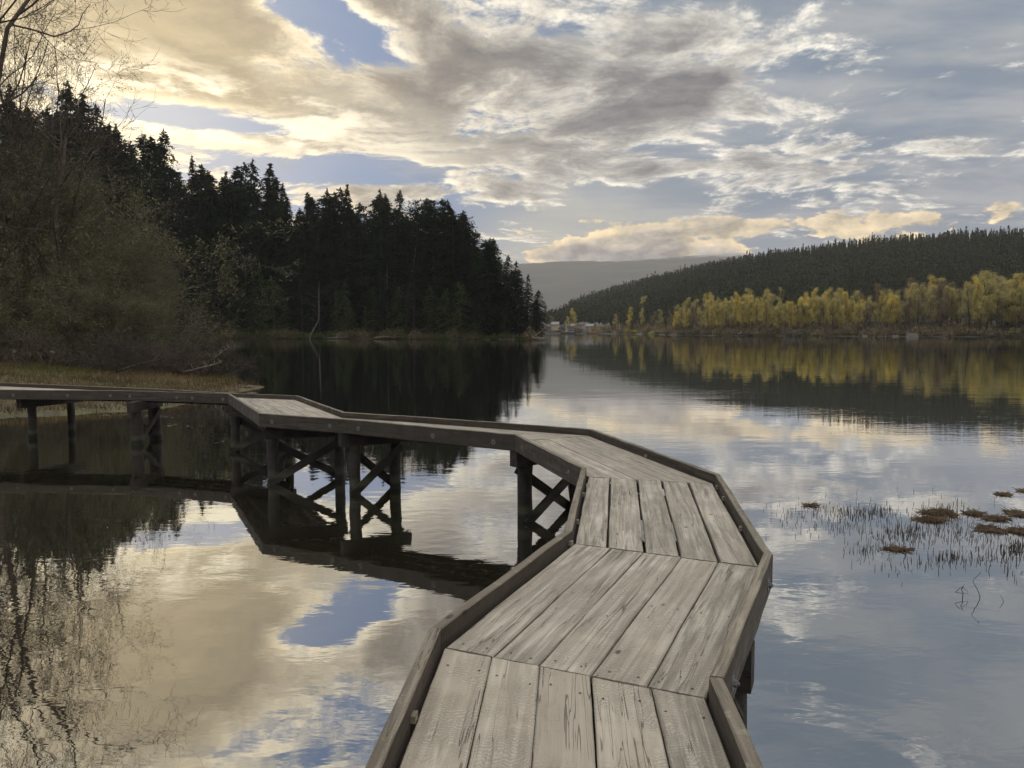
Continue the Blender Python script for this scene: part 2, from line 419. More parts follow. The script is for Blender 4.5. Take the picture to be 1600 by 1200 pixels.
def part(mb, name, mt, parent=bw, world=None):
    """links a mesh whose vertices are local to the matrix world"""
    o = mb.build(name, mt, parent)
    o.matrix_parent_inverse = Matrix.Identity(4)
    w = world or Matrix.Identity(4)
    pw = Matrix.Translation(bw.location) if parent is bw else parent['_w']
    o.matrix_local = pw.inverted() @ w
    return o
class WM(dict): pass
WORLD = {}
def wpart(mb, name, mt, parent, world):
    o = mb.build(name, mt, parent)
    pw = WORLD.get(parent.name, Matrix.Translation(bw.location))
    o.matrix_local = pw.inverted() @ world; WORLD[o.name] = world.copy(); return o
def frame_m(o, xd, zd=Vector((0, 0, 1))):
    xd = xd.normalized(); yd = zd.cross(xd).normalized(); zd = xd.cross(yd)
    return Matrix.Translation(o) @ Matrix((xd, yd, zd)).transposed().to_4x4()
TH = .058
Li, Ri = offset(L, TH), offset(Rr, -TH)
Ld, Rd = offset(L, TH+.016), offset(Rr, -TH-.016)
rng = random.Random(11)
def board(a0, a1, b0, b1, name, hh=.235):
    """edge board: outer line a0-a1, inner line b0-b1, tops at their z"""
    w = frame_m((a0+b0)/2-Vector((0, 0, hh/2)), (a1-a0)); wi = w.inverted()
    mb = MB(); n = max(4, int((a1-a0).length/.25)); e = .006
    rows = []
    for i in range(n+1):
        f = i/n; o = a0.lerp(a1, f); q = b0.lerp(b1, f); s = (q-o).normalized()
        j = Vector((0, 0, rng.uniform(-.0035, .0035))); wv = s*rng.uniform(-.003, .003)
        dn = Vector((0, 0, -hh)); ez = Vector((0, 0, -e))
        prof = [o+dn+wv, o+ez+wv+j, o+s*e+j+wv, q-s*e+j+wv, q+ez+j+wv, q+dn+wv]
        rows.append([wi @ p for p in prof])
    v = [tuple(p) for r_ in rows for p in r_]; k = 6; f = []
    for i in range(n):
        for j in range(k):
            f.append((i*k+j, i*k+(j+1) % k, (i+1)*k+(j+1) % k, (i+1)*k+j))
    f += [(0, 1, 4, 5), (1, 2, 3, 4), (n*k+5, n*k+4, n*k+1, n*k), (n*k+4, n*k+3, n*k+2, n*k+1)]
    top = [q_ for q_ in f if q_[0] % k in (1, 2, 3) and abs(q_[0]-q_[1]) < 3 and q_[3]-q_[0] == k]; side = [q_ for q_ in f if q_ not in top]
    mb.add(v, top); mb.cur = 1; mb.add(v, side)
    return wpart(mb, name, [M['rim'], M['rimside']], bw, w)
def disc(mb, r, x0, x1, k=12):
    v = []; f = []
    for i in range(k):
        c, s_ = math.cos(2*math.pi*i/k), math.sin(2*math.pi*i/k); v += [(r*c, x0, r*s_), (r*c, x1, r*s_)]
    for i in range(k):
        j = (i+1) % k; f.append((2*i, 2*i+1, 2*j+1, 2*j))
    for i in range(1, k-2, 2): f.append((1, 2*i+1, 2*i+3, (2*i+5)))
    mb.add(v, f)
def bolt(a0, a1, fr, rim, side, drop=.135):
    p = a0.lerp(a1, fr)-Vector((0, 0, drop))
    xd = (a1-a0).normalized(); nrm = Vector((-xd.y, xd.x, 0))*side
    w = Matrix.Translation(p) @ Matrix((xd, nrm, Vector((0, 0, 1)))).transposed().to_4x4()
    mb = MB(); disc(mb, .040, -.002, .006); disc(mb, .018, .006, .022, 6); disc(mb, .009, .022, .034, 6)
    return wpart(mb, 'bolt', M['steel'], rim, w)
for i in range(len(L)-1):
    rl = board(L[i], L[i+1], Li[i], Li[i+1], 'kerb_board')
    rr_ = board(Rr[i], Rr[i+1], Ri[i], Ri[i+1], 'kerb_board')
    ln = (L[i+1]-L[i]).length
    for fr in ([.14, .86] if ln < 3 else [.10, .46, .88]):
        bolt(L[i], L[i+1], fr+rng.uniform(-.03, .03), rl, 1)
        if i < 6: bolt(Rr[i], Rr[i+1], fr+rng.uniform(-.03, .03), rr_, -1)
def plank(p0, p1, q0, q1, n_across):
    """top corners: p on the left edge, q on the right edge, 0 near 1 far"""
    o = (p0+q0)/2; w = frame_m(o, (p1+q1)/2-o); wi = w.inverted(); th = .045; e = .006
    n = max(6, int((p1-p0).length/.10)); mb = MB(); rows = []
    js = rng.uniform(0, 9); warp = rng.uniform(-.004, .004)
    for i in range(n+1):
        f = i/n; a = p0.lerp(p1, f); c = q0.lerp(q1, f); s = (c-a).normalized()
        a = a+s*(.0028*math.sin(f*9+js)+rng.uniform(-.0013, .0013)); c = c+s*(.0028*math.sin(f*7+js*2)+rng.uniform(-.0013, .0013))
        up = Vector((0, 0, warp*math.sin(f*3.1)+rng.uniform(-.0008, .0008)))
        dn = Vector((0, 0, -th)); ez = Vector((0, 0, -e)); m = (a+c)/2-Vector((0, 0, .0025))
        rows.append([wi @ (x+up) for x in (a+dn, a+ez, a+s*e, m, c-s*e, c+ez, c+dn)])
    k = 7; v = [tuple(p) for r_ in rows for p in r_]; f = []
    for i in range(n):
        for j in range(k): f.append((i*k+j, i*k+(j+1) % k, (i+1)*k+(j+1) % k, (i+1)*k+j))
    N = n*k
    f += [(0, 1, 5, 6), (1, 2, 4, 5), (N+6, N+5, N+1, N), (N+5, N+4, N+2, N+1)]
    mb.add(v, f)
    mb.add([v[2], v[3], v[4]], [(0, 1, 2)]); mb.add([v[N+2], v[N+4], v[N+3]], [(0, 1, 2)])
    # nail heads, two at each end and two over the middle bearer
    mb.cur = 1
    for f_ in (.035, .5, .965):
        for s_ in (.2, .8):
            a = p0.lerp(p1, f_+rng.uniform(-.008, .008)); c = q0.lerp(q1, f_+rng.uniform(-.008, .008))
            x = wi @ a.lerp(c, s_+rng.uniform(-.06, .06)); r_ = .0065; z = x.z-.0015+abs(s_-.5)*0
            ring = [(x.x+r_*math.cos(t_), x.y+r_*math.sin(t_), z+.003) for t_ in np.linspace(0, 2*math.pi, 6, endpoint=False)]
            mb.add(ring, [(0, 1, 2, 3), (0, 3, 4, 5)])
    return wpart(mb, 'plank', [M['plank'], M['nail']], bw, w)
UPK = Vector((0, 0, -.10))
for i in range(len(L)-1):
    a0, a1, c0, c1 = Ld[i]+UPK, Ld[i+1]+UPK, Rd[i]+UPK, Rd[i+1]+UPK
    g = .020 if i == 2 else (.0075 if i < 6 else .012)
    fr0 = [j/5+(rng.uniform(-.012, .012) if 0 < j < 5 else 0) for j in range(6)]
    fr1 = [min(1, max(0, x+(rng.uniform(-.008, .008) if 0 < j < 5 else 0))) for j, x in enumerate(fr0)]
    for j in range(5):
        e0 = .003+rng.uniform(0, .006); e1 = .003+rng.uniform(0, .006)
        def corner(A, B, f, s):
            d = (B-A).normalized(); return A.lerp(B, f)+d*s*g/2
        p0 = corner(a0, c0, fr0[j], 1); q0 = corner(a0, c0, fr0[j+1], -1); p1 = corner(a1, c1, fr1[j], 1); q1 = corner(a1, c1, fr1[j+1], -1)
        dp = (p1-p0).normalized(); dq = (q1-q0).normalized(); hz = Vector((0, 0, rng.uniform(-.002, .0035)))
        plank(p0+dp*e0+hz, p1-dp*e1+hz, q0+dq*e0+hz, q1-dq*e1+hz, j)
    # bearer beams under the planks
    for s in (.18, .5, .82):
        A = a0.lerp(c0, s); B = a1.lerp(c1, s); dv = (B-A).normalized(); A = A+dv*.05-Vector((0, 0, .047+.07)); B = B-dv*.05-Vector((0, 0, .117))
        w = frame_m(A, B-A); mb = MB(); ln = (B-A).length; mb.box(ln/2, 0, 0, ln, .05, .135)
        wpart(mb, 'bearer_beam', M['post'], bw, w)
def pier(a, c, ext=.28, braces=True, capw=.16, ra=.10, r2=.095, away=.09, lift=0.0, zb=.02):
    A = Vector((*a, 0)); C = Vector((*c, 0)); d = (C-A).normalized(); n = Vector((-d.y, d.x, 0))
    ztop = DZ-.138; zc = ztop-.24; s0 = A-d*ext; s1 = C+d*ext
    w = frame_m(s0+Vector((0, 0, (ztop+zc)/2)), s1-s0); mb = MB(); ln = (s1-s0).length
    mb.box(ln/2, 0, 0, ln, capw, .24); cap = wpart(mb, 'cap_beam', M['post'], bw, w)
    for P, r_ in ((A, ra), (C, r2)):
        mb = MB(); mb.smooth = True; w = Matrix.Translation(P+Vector((0, 0, -2.4)))
        k = 12; H = zc+2.4; pts = [(rng.uniform(-.012, .012), rng.uniform(-.012, .012), H*i/14) for i in range(15)]
        rad = [r_*(1.12-.12*i/14)*rng.uniform(.95, 1.05) for i in range(15)]
        mb.tube(pts, rad, k); wpart(mb, 'post', M['post'], cap, w)
    if braces:
        for sgn, (P, Q) in ((1, (A, C)), (-1, (C, A))):
            off = n*away*sgn*1.25; dd = (Q-P).normalized()
            p = P-dd*.06+off+Vector((0, 0, zc-.06)); q = Q+dd*.07+off+Vector((0, 0, zb))
            w = frame_m(p, q-p, Vector((0, 0, 1))); mb = MB(); ln = (q-p).length
            mb.box(ln/2, 0, 0, ln, .045, .135); wpart(mb, 'cross_brace', M['post'], cap, w)
pier((.02, 4.72), (1.22, 4.2), ext=.12)
pier((.62, 5.9), (1.52, 5.45), ext=.1, braces=False)
pier((.96, 8.15), (1.98, 7.8), ext=.12)
pier((.19, 11.2), (.98, 11.85), ext=.22, ra=.11, zb=-.02)
pier((-2.70, 13.15), (-2.06, 13.55), ext=.26, zb=.0)
pier((-4.36, 14.0), (-3.22, 14.35), ext=.12, ra=.105, zb=.02)
pier((-6.36, 17.7), (-5.07, 17.45), ext=.12)
pier((-9.12, 18.7), (-9.12, 19.65), ext=.3, ra=.14, r2=.15, zb=.1)
pier((-12.32, 19.75), (-11.95, 20.85), ext=.35, braces=False)
pier((-16.6, 20.8), (-16.4, 22.4), ext=.3)
pier((-21.5, 20.9), (-21.3, 22.8), ext=.3, braces=False)
# small packing blocks wedged between the planks and the kerb
for side, i, fr in ((0, 0, .86), (0, 2, .22), (0, 2, .62), (0, 1, .97), (1, 0, .78), (1, 2, .33), (1, 2, .72), (1, 2, .9), (1, 3, .45)):
    A, B = (Li, Ri)[side][i], (Li, Ri)[side][i+1]; d = (B-A).normalized(); n = Vector((d.y, -d.x, 0))*(1 if side == 0 else -1)
    mb = MB(); mb.box(0, 0, 0, .055, .022, .03); wpart(mb, 'packing_block', M['drift'], bw, frame_m(A.lerp(B, fr)+n*.012-Vector((0, 0, .078)), d))
#PART3
# ------------------------------------------------------------------ land
def poly_sd(px, py, poly):
    """signed distance, positive inside"""
    d = np.full(px.shape, 1e9); inside = np.zeros(px.shape, bool); n = len(poly)
    for i in range(n):
        ax, ay = poly[i]; bx, by = poly[(i+1) % n]
        ex, ey = bx-ax, by-ay; wx, wy = px-ax, py-ay
        k = np.clip((wx*ex+wy*ey)/(ex*ex+ey*ey), 0, 1)
        d = np.minimum(d, np.hypot(wx-ex*k, wy-ey*k))
        c = ((ay > py) != (by > py)) & (px < (bx-ax)*(py-ay)/((by-ay) if by != ay else 1e-9)+ax)
        inside ^= c
    return np.where(inside, d, -d)
def vnoise(x, y, s, seed=0):
    """smooth value noise on arrays"""
    x = x/s+seed*17.3; y = y/s+seed*9.1
    xi, yi = np.floor(x), np.floor(y); fx, fy = x-xi, y-yi
    fx = fx*fx*(3-2*fx); fy = fy*fy*(3-2*fy)
    h = lambda a, b: np.modf(np.abs(np.sin(a*127.1+b*311.7)*43758.5453))[0]
    return (h(xi, yi)*(1-fx)+h(xi+1, yi)*fx)*(1-fy)+(h(xi, yi+1)*(1-fx)+h(xi+1, yi+1)*fx)*fy
def grid_mesh(X, Y, Z, name, mt, keep=None):
    n, m_ = X.shape; mb = MB(); mb.smooth = True
    i = np.arange(n-1)[:, None]*m_+np.arange(m_-1)[None, :]
    f = np.stack([i, i+1, i+m_+1, i+m_], -1)
    if keep is not None: f = f[keep]
    mb.add(np.stack([X, Y, Z], -1).reshape(-1, 3), f.reshape(-1, 4))
    return mb.build(name, mt)
def ground_mat(name, a, b, c=None, scale=.8):
    m, t, o = mat(name); p = geo(t)
    n = noise(t, p, scale, 6, .65); n2 = noise(t, p, scale*.18, 3, .5)
    k = mixc(t, smooth(t, n, .38, .62), a, b)
    if c: k = mixc(t, smooth(t, n2, .45, .6), k, c)
    princ(t, o, k, .9, bump(t, n, .6, .1)); return m
def P2(l): return [(at(px, Y).x, Y) for px, Y in l]
# near spit with the brush on it
SPIT = P2([(-700, 14), (-250, 20), (-60, 24.3), (60, 25.2), (185, 26.2), (262, 28.2), (335, 32), (404, 37.6), (385, 41), (335, 45), (300, 49), (300, 60), (230, 78),
           (0, 95), (-500, 100)])
def spit_z(x, y):
    sd = poly_sd(x, y, SPIT)+(vnoise(x, y, 2.2, 1)-.5)*1.0
    z = np.where(sd > 0, .05+np.minimum(sd*.085, 1.25), sd*.18)
    return z+(vnoise(x, y, .9, 2)-.5)*.09*(sd > 0)+(vnoise(x, y, 7, 3)-.5)*.25*np.clip(sd/4, 0, 1)
X, Y = np.meshgrid(np.arange(-75, -9, .35), np.arange(12, 102, .35)); Z = spit_z(X, Y)
k = (Z[:-1, :-1] > -.5) | (Z[1:, 1:] > -.5)
tag(grid_mesh(X, Y, Z, 'bank_ground', ground_mat('bank_soil', (.055, .045, .025), (.12, .10, .05), (.07, .085, .03), 1.5), k), 'low grassy bank behind the boardwalk', 'ground', kind='structure')
# wooded point
WOOD = P2([(-900, 120), (-300, 170), (0, 205), (150, 226), (300, 238), (400, 240), (500, 236), (620, 228), (740, 218), (810, 212), (842, 211), (846, 214), (838, 226), (800, 262),
           (740, 330), (650, 420), (300, 560), (-900, 560)])
def wood_z(x, y):
    sd = poly_sd(x, y, WOOD)+(vnoise(x, y, 9, 4)-.5)*2.0
    return np.where(sd > 0, .1+7*(1-np.exp(-sd/40)), sd*.3)+(vnoise(x, y, 6, 5)-.5)*.5*(sd > 2)
X, Y = np.meshgrid(np.arange(-330, 20, 3.0), np.arange(100, 500, 3.0)); Z = wood_z(X, Y); k = (Z[:-1, :-1] > -1.5) | (Z[1:, 1:] > -1.5)
tag(grid_mesh(X, Y, Z, 'wooded_point_ground', ground_mat('forest_floor', (.02, .018, .011), (.05, .04, .025)), k), 'dark forest floor of the wooded point', 'ground', kind='structure')
# right shore, the hillside above it and the village flat
def lerp_tab(tab, x): return np.interp(x, [a for a, _ in tab], [c for _, c in tab])
SH = [(835, 530), (880, 525), (960, 505), (1000, 470), (1050, 400), (1120, 360), (1200, 338), (1400, 312), (1600, 285), (1900, 240), (2600, 160)]
RIDY = [(780, 1300), (865, 1120), (1000, 960), (1200, 820), (1600, 680), (2600, 500)]
SIL = [(780, 520), (840, 505), (865, 492), (900, 468), (950, 450), (1000, 436), (1050, 424), (1100, 412), (1200, 394), (1300, 380), (1400, 370), (1500, 362), (1600, 356), (1800, 345), (2600, 330)]
TREEH = 16.5
def hill_z(px, Y):
    s = lerp_tab(SH, px); r = lerp_tab(RIDY, px); y = lerp_tab(SIL, px)
    top = np.maximum(3, HC+(HY-y)/F*r-TREEH)
    t_ = (Y-s)/(r-s); f = np.clip((t_-.16)/.84, 0, 1)
    z = np.where(t_ < 0, (Y-s)*.05, np.clip((Y-s)*.12, 0, 2.2)+(top-2.2)*(f*f*(3-2*f)*.35+f*.65))
    z = np.where(t_ > 1, top*(1-np.clip((t_-1)*.9, 0, 1)), z)
    return z+(vnoise(px, Y, 40, 6)-.5)*top*.05*np.clip(t_, 0, 1)
PX = np.concatenate([np.arange(780, 1700, 12), np.arange(1700, 2650, 50)]); TT = np.concatenate([np.linspace(-.06, .3, 30), np.linspace(.33, 2.0, 40)])
PXg, Tg = np.meshgrid(PX, TT); Yg = lerp_tab(SH, PXg)+Tg*(lerp_tab(RIDY, PXg)-lerp_tab(SH, PXg)); Zg = hill_z(PXg, Yg)
tag(grid_mesh((PXg-800)/F*Yg, Yg, Zg, 'hillside', ground_mat('hill_floor', (.018, .022, .012), (.045, .045, .025), scale=.05)), 'long wooded hillside above the far shore', 'hill', kind='structure')
# mountain far behind
MS = [(-1500, 420), (0, 440), (500, 425), (700, 418), (800, 414), (835, 411), (900, 408), (960, 409), (1040, 403), (1110, 398), (1150, 396), (1190, 399), (1260, 405), (1500, 412), (2500, 425)]
PX = np.arange(-1200, 2400, 9.0); TT = np.linspace(0, 1.35, 46); PXg, Tg = np.meshgrid(PX, TT)
Yg = 3000+Tg*1500; top = HC+(HY-lerp_tab(MS, PXg))/F*4500
Xg = (PXg-800)/F*Yg
prof = np.where(Tg < 1, Tg**.8, 1-(Tg-1)*.8)
Zg = top*prof*(1-.10*np.abs(np.sin(Tg*3.1))*vnoise(Xg, Yg, 420, 9))+(vnoise(Xg, Yg, 160, 8)-.5)*24*np.clip(Tg*3, 0, 1)*(np.abs(Tg-1) > .02)+(vnoise(Xg, Yg, 45, 2)-.5)*7
m, t, o = mat('far_mountain'); p = geo(t); q = sep(t, p)
c = mixc(t, noise(t, p, .006, 6, .6), (.022, .034, .024), (.05, .065, .045))
sn = smooth(t, q[2]+noise(t, p, .012, 6, .7)*110.0, 455.0, 490.0)
c = mixc(t, sn*.55, c, (.55, .57, .62)); princ(t, o, c, .95)
tag(grid_mesh(Xg, Yg, Zg, 'far_mountain', m), 'hazy grey mountain with a dusting of snow under the clouds', 'mountain', kind='structure')

# ------------------------------------------------------------------ trees
def unit(a): return a/(np.linalg.norm(a, axis=-1, keepdims=True)+1e-9)
def conifer_mesh(seed, h, Rm, leaf, kind='fir', dens=1.0, bare=.12, trunk=None, name='conifer'):
    """trunk and crown meshes at the origin: whorls of drooping branches, each carrying needle sprays"""
    g = np.random.default_rng(seed)
    tb = MB(); tb.smooth = True
    lean = g.normal(0, .012, 2)*h
    zz = np.linspace(-1.0, h, 9)
    tr = (trunk or h*.0105+.06)
    tb.tube(np.stack([lean[0]*(zz/h)**2, lean[1]*(zz/h)**2, zz], -1), tr*(1.02-np.clip(zz/h, 0, 1))+.015, 7)
    nb = int(h*7.0*dens); tt = bare+(1-bare)*np.sort(g.random(nb))**.9
    gap = np.sin(tt*23+seed)*.5+np.sin(tt*51+seed*2)*.5
    keep = g.random(nb) < np.clip(.86+.3*gap, .35, 1); tt = tt[keep]; nb = len(tt)
    az = g.random(nb)*2*math.pi
    if kind == 'fir': prof = np.clip((1-tt)*1.25, 0, 1)**.72*np.clip(.55+1.2*tt, 0, 1)
    elif kind == 'spruce': prof = (1-tt)**.8*np.clip(.6+tt, 0, 1)
    elif kind == 'cedar': prof = np.clip(1-tt, 0, 1)**.46*np.clip(.75+.5*tt, 0, 1)
    else: prof = np.sqrt(np.clip(1-((tt-.45)/.56)**2, 0, 1))
    asym = 1+.22*np.sin(az*1+seed)+.14*np.sin(tt*9+az*2+seed*3)
    Lb = Rm*prof*asym*g.uniform(.62, 1.15, nb)+.25
    rise = {'fir': .15, 'spruce': -.05, 'cedar': -.25, 'round': .35}[kind]
    drp = {'fir': .32, 'spruce': .45, 'cedar': .42, 'round': .15}[kind]
    base = np.stack([lean[0]*tt**2, lean[1]*tt**2, tt*h], -1)
    hd = np.stack([np.cos(az), np.sin(az), np.zeros(nb)], -1)
    rz = rise*(.3+tt)+g.normal(0, .08, nb)
    # sprays along each branch
    ns = np.maximum(2, (Lb/leaf*2.3*dens)).astype(int); idx = np.repeat(np.arange(nb), ns); n = len(idx)
    s = g.random(n)**.75; dist = s*Lb[idx]
    side = unit(np.stack([-hd[idx][:, 1], hd[idx][:, 0], np.zeros(n)], -1))
    c = base[idx]+hd[idx]*dist[:, None]+side*(g.normal(0, .17, n)*dist*(1.05-s*.4)+g.normal(0, .08, n)*leaf)[:, None]
    c[:, 2] += rz[idx]*dist-drp*dist*s+g.normal(0, .22, n)*leaf
    ax = unit(hd[idx]+side*g.normal(0, .7, n)[:, None]+np.stack([np.zeros(n), np.zeros(n), g.normal(-.25, .35, n)], -1))
    bx = unit(np.cross(ax, unit(g.normal(0, 1, (n, 3)))))
    la = leaf*g.uniform(.45, 1.15, n)*(.65+.5*(1-s)); wb = la*g.uniform(.16, .34, n)
    cb = MB()
    p0 = c-ax*la[:, None]*.7; p1 = c+ax*la[:, None]*.9
    cb.tris(p0+bx*wb[:, None]*.7, p0*.35+p1*.65-bx*wb[:, None], p1)
    hang = np.stack([g.normal(0, .25, n), g.normal(0, .25, n), -np.ones(n)], -1)
    cb.tris(c-ax*la[:, None]*.6, c+ax*la[:, None]*.6, c+hang*(la*g.uniform(.25, .7, n))[:, None])
    # limbs
    big = np.argsort(-Lb)[:int(min(nb, 60))]
    for i in big:
        ts = np.linspace(0, 1, 4)
        pts = base[i]+hd[i]*(ts*Lb[i]*.9)[:, None]; pts[:, 2] += rz[i]*ts*Lb[i]-drp*Lb[i]*ts**2
        tb.tube(pts, (.012*h*.12+.03)*(1-ts*.8)*1.0, 3, False)
    # leader
    nl = int(22*dens); zt = h*(1-.07*g.random(nl)); a2 = g.random(nl)*6.28; w_ = (h-zt)*.35+.05
    p = np.stack([lean[0]+np.cos(a2)*w_*.3, lean[1]+np.sin(a2)*w_*.3, zt], -1); q_ = np.stack([lean[0]+np.cos(a2)*w_*1.5, lean[1]+np.sin(a2)*w_*1.5, zt-w_*.6-.1], -1)
    cb.tris(p, q_, np.stack([lean[0]+0*zt, lean[1]+0*zt, zt+leaf*.6], -1))
    return tb, cb
def broad_mesh(seed, h, leaf, width=.28, crown0=.30, nl=1500, forks=7, dens=1.0, trunk=.014, asc=1.2):
    """trunk with ascending limbs, leaf flakes gathered round the twig ends"""
    g = np.random.default_rng(seed); tb = MB(); tb.smooth = True; rr = random.Random(seed)
    tips = []; tipw = []
    def grow(p, d, ln, r, lev):
        n = 5; pts = [p]; dd = d
        for i in range(n):
            dd = unit(dd+g.normal(0, .10, 3)+np.array([0, 0, .05*asc])); pts.append(pts[-1]+dd*ln/n)
        pts = np.array(pts); tb.tube(pts, r*np.linspace(1, .42, n+1), 6 if lev == 0 else 3, False)
        if lev >= 1:
            for q in pts[2:]: tips.append(q); tipw.append(ln)
        if lev < 3:
            k = forks if lev == 0 else (4 if lev == 1 else 3)
            for j in range(k):
                f = (crown0+(1-crown0)*(j+rr.random())/k) if lev == 0 else rr.uniform(.3, 1)
                q = pts[0]+(pts[-1]-pts[0])*f if lev == 0 else pts[min(n, int(f*n))]
                if lev == 0: q = np.array([np.interp(f*n, range(n+1), pts[:, m]) for m in range(3)])
                a = rr.uniform(0, 6.28); o_ = np.array([math.cos(a), math.sin(a), 0])
                d2 = unit(dd*.55*asc+o_*(.75 if lev == 0 else .8)+np.array([0, 0, .25]))
                l2 = (h*width*(1.15-.75*max(0, (f-crown0)/(1-crown0))) if lev == 0 else ln*rr.uniform(.45, .7))
                grow(q, d2, l2, r*(.42 if lev == 0 else .55), lev+1)
    grow(np.array([0, 0, -.5]), unit(np.array([g.normal(0, .04), g.normal(0, .04), 1.0])), h*.9, h*trunk, 0)
    T = np.array(tips); n = int(nl*dens); i = g.integers(0, len(T), n)
    c = T[i]+g.normal(0, 1, (n, 3))*leaf*np.array([1.5, 1.5, 1.7])
    a = unit(g.normal(0, 1, (n, 3))); b_ = unit(np.cross(a, g.normal(0, 1, (n, 3))))
    sz = leaf*g.uniform(.3, .9, n)[:, None]
    cb = MB(); cb.tris(c-a*sz, c+a*sz*.9+b_*sz*.25, c+b_*sz*.9)
    return tb, cb
def make_tree(kindname, meshes, mats, label, cat, group):
    tb, cb = meshes; root = empty(kindname)
    tb.build('trunk', mats[0], root); cb.build('crown', mats[1], root)
    return tag(root, label, cat, group)
class Protos:
    """first use moves the built tree itself, later uses copy it"""
    def __init__(s, makers): s.mk = makers; s.p = [None]*len(makers)
    def get(s, i):
        i %= len(s.mk)
        if s.p[i] is None:
            s.p[i] = s.mk[i](); return s.p[i]
        return copy_tree(s.p[i])
def place(o, p, s=1.0, rz=None, sxy=None):
    o.location = p; k = sxy if sxy is not None else s
    o.scale = (k, k, s); o.rotation_euler = (0, 0, rz if rz is not None else random.uniform(0, 6.28)); return o
def protos(name, specs, mats, h0):
    return Protos([(lambda sp=sp, mt=mt: make_tree(name, sp(), mt, None, None, None)) for sp, mt in zip(specs, mats)]), h0
DK = (M['bark'], M['fir'])
# unit height 40 m
tall = Protos([(lambda a=a: make_tree('conifer', conifer_mesh(a[0], 40, a[1], .68, a[2], a[3], a[4]), DK, None, None, None)) for a in
               [(1, 7.4, 'fir', 1.5, .04), (2, 7.0, 'spruce', 1.5, .03), (3, 8.0, 'cedar', 1.5, .03), (4, 6.5, 'fir', 1.2, .05), (5, 8.0, 'spruce', 1.6, .03),
                (6, 8.0, 'round', 1.4, .05), (7, 5.2, 'spruce', 1.1, .05)]])
SKY = [  # px, top row, distance, prototype, width factor, label
    (-70, 150, 268, 0, 1.0), (-20, 190, 262, 4, 1.0), (30, 140, 270, 1, .9), (62, 178, 262, 3, 1.0), (92, 200, 258, 4, 1.0), (130, 133, 268, 2, .85), (168, 170, 262, 0, 1.0),
    (196, 200, 256, 1, .95), (216, 242, 252, 4, .9), (256, 206, 258, 2, .72), (284, 300, 250, 1, .8), (308, 248, 262, 3, .62), (331, 270, 256, 1, .75), (360, 274, 258, 4, .9),
    (386, 272, 262, 0, .75), (406, 254, 262, 2, .72), (428, 284, 256, 4, .8), (447, 290, 258, 1, .9), (483, 306, 262, 6, .7), (500, 325, 252, 0, .8), (517, 297, 256, 1, .9),
    (544, 293, 258, 4, .85), (575, 335, 254, 6, .8), (597, 297, 252, 2, .75), (628, 300, 250, 3, .9), (655, 318, 248, 5, .75), (678, 316, 246, 5, .8), (706, 313, 244, 2, .95),
    (726, 340, 238, 5, .75), (742, 372, 236, 0, .6), (776, 372, 228, 2, .92), (790, 398, 224, 2, .8), (806, 408, 222, 0, 1.0), (824, 428, 219, 1, 1.1), (836, 466, 217, 2, 1.1), (640, 345, 262, 0, .9), (560, 345, 262, 2, .9), (470, 345, 262, 0, 1.)]
shape_word = {0: 'broad fir', 1: 'pointed spruce', 2: 'full cedar', 3: 'open fir', 4: 'drooping spruce', 5: 'round topped cedar', 6: 'thin spiky spruce'}
order = ['first', 'second', 'third', 'fourth', 'fifth', 'sixth', 'seventh', 'eighth', 'ninth', 'tenth', 'eleventh', 'twelfth', 'thirteenth', 'fourteenth', 'fifteenth', 'sixteenth',
         'seventeenth', 'eighteenth', 'nineteenth', 'twentieth', 'twenty-first', 'twenty-second', 'twenty-third', 'twenty-fourth', 'twenty-fifth', 'twenty-sixth', 'twenty-seventh',
         'twenty-eighth', 'twenty-ninth', 'thirtieth', 'thirty-first', 'thirty-second', 'thirty-third', 'thirty-fourth', 'thirty-fifth', 'thirty-sixth', 'thirty-seventh', 'thirty-eighth', 'thirty-ninth']
SKYs = sorted([s_ for s_ in SKY], key=lambda s_: -s_[0])
for i, (px, ty, Y, pr, wf) in enumerate(SKYs):
    o = tall.get(pr); p = at(px, Y); gz = float(wood_z(np.array([p.x]), np.array([p.y]))[0]); h = hgt(ty, Y)-gz
    o.name = 'conifer'
    if i == 0: lb = 'dark pointed spruce at the very tip of the wooded point beside open water'
    else: lb = f'dark {shape_word[pr]}, {order[i]} treetop on the skyline counting leftwards from the point'
    place(o, (p.x, p.y, gz-.2), h/40, sxy=h/40*wf*1.12); tag(o, lb, 'conifer', 'conifers along the skyline of the wooded point')
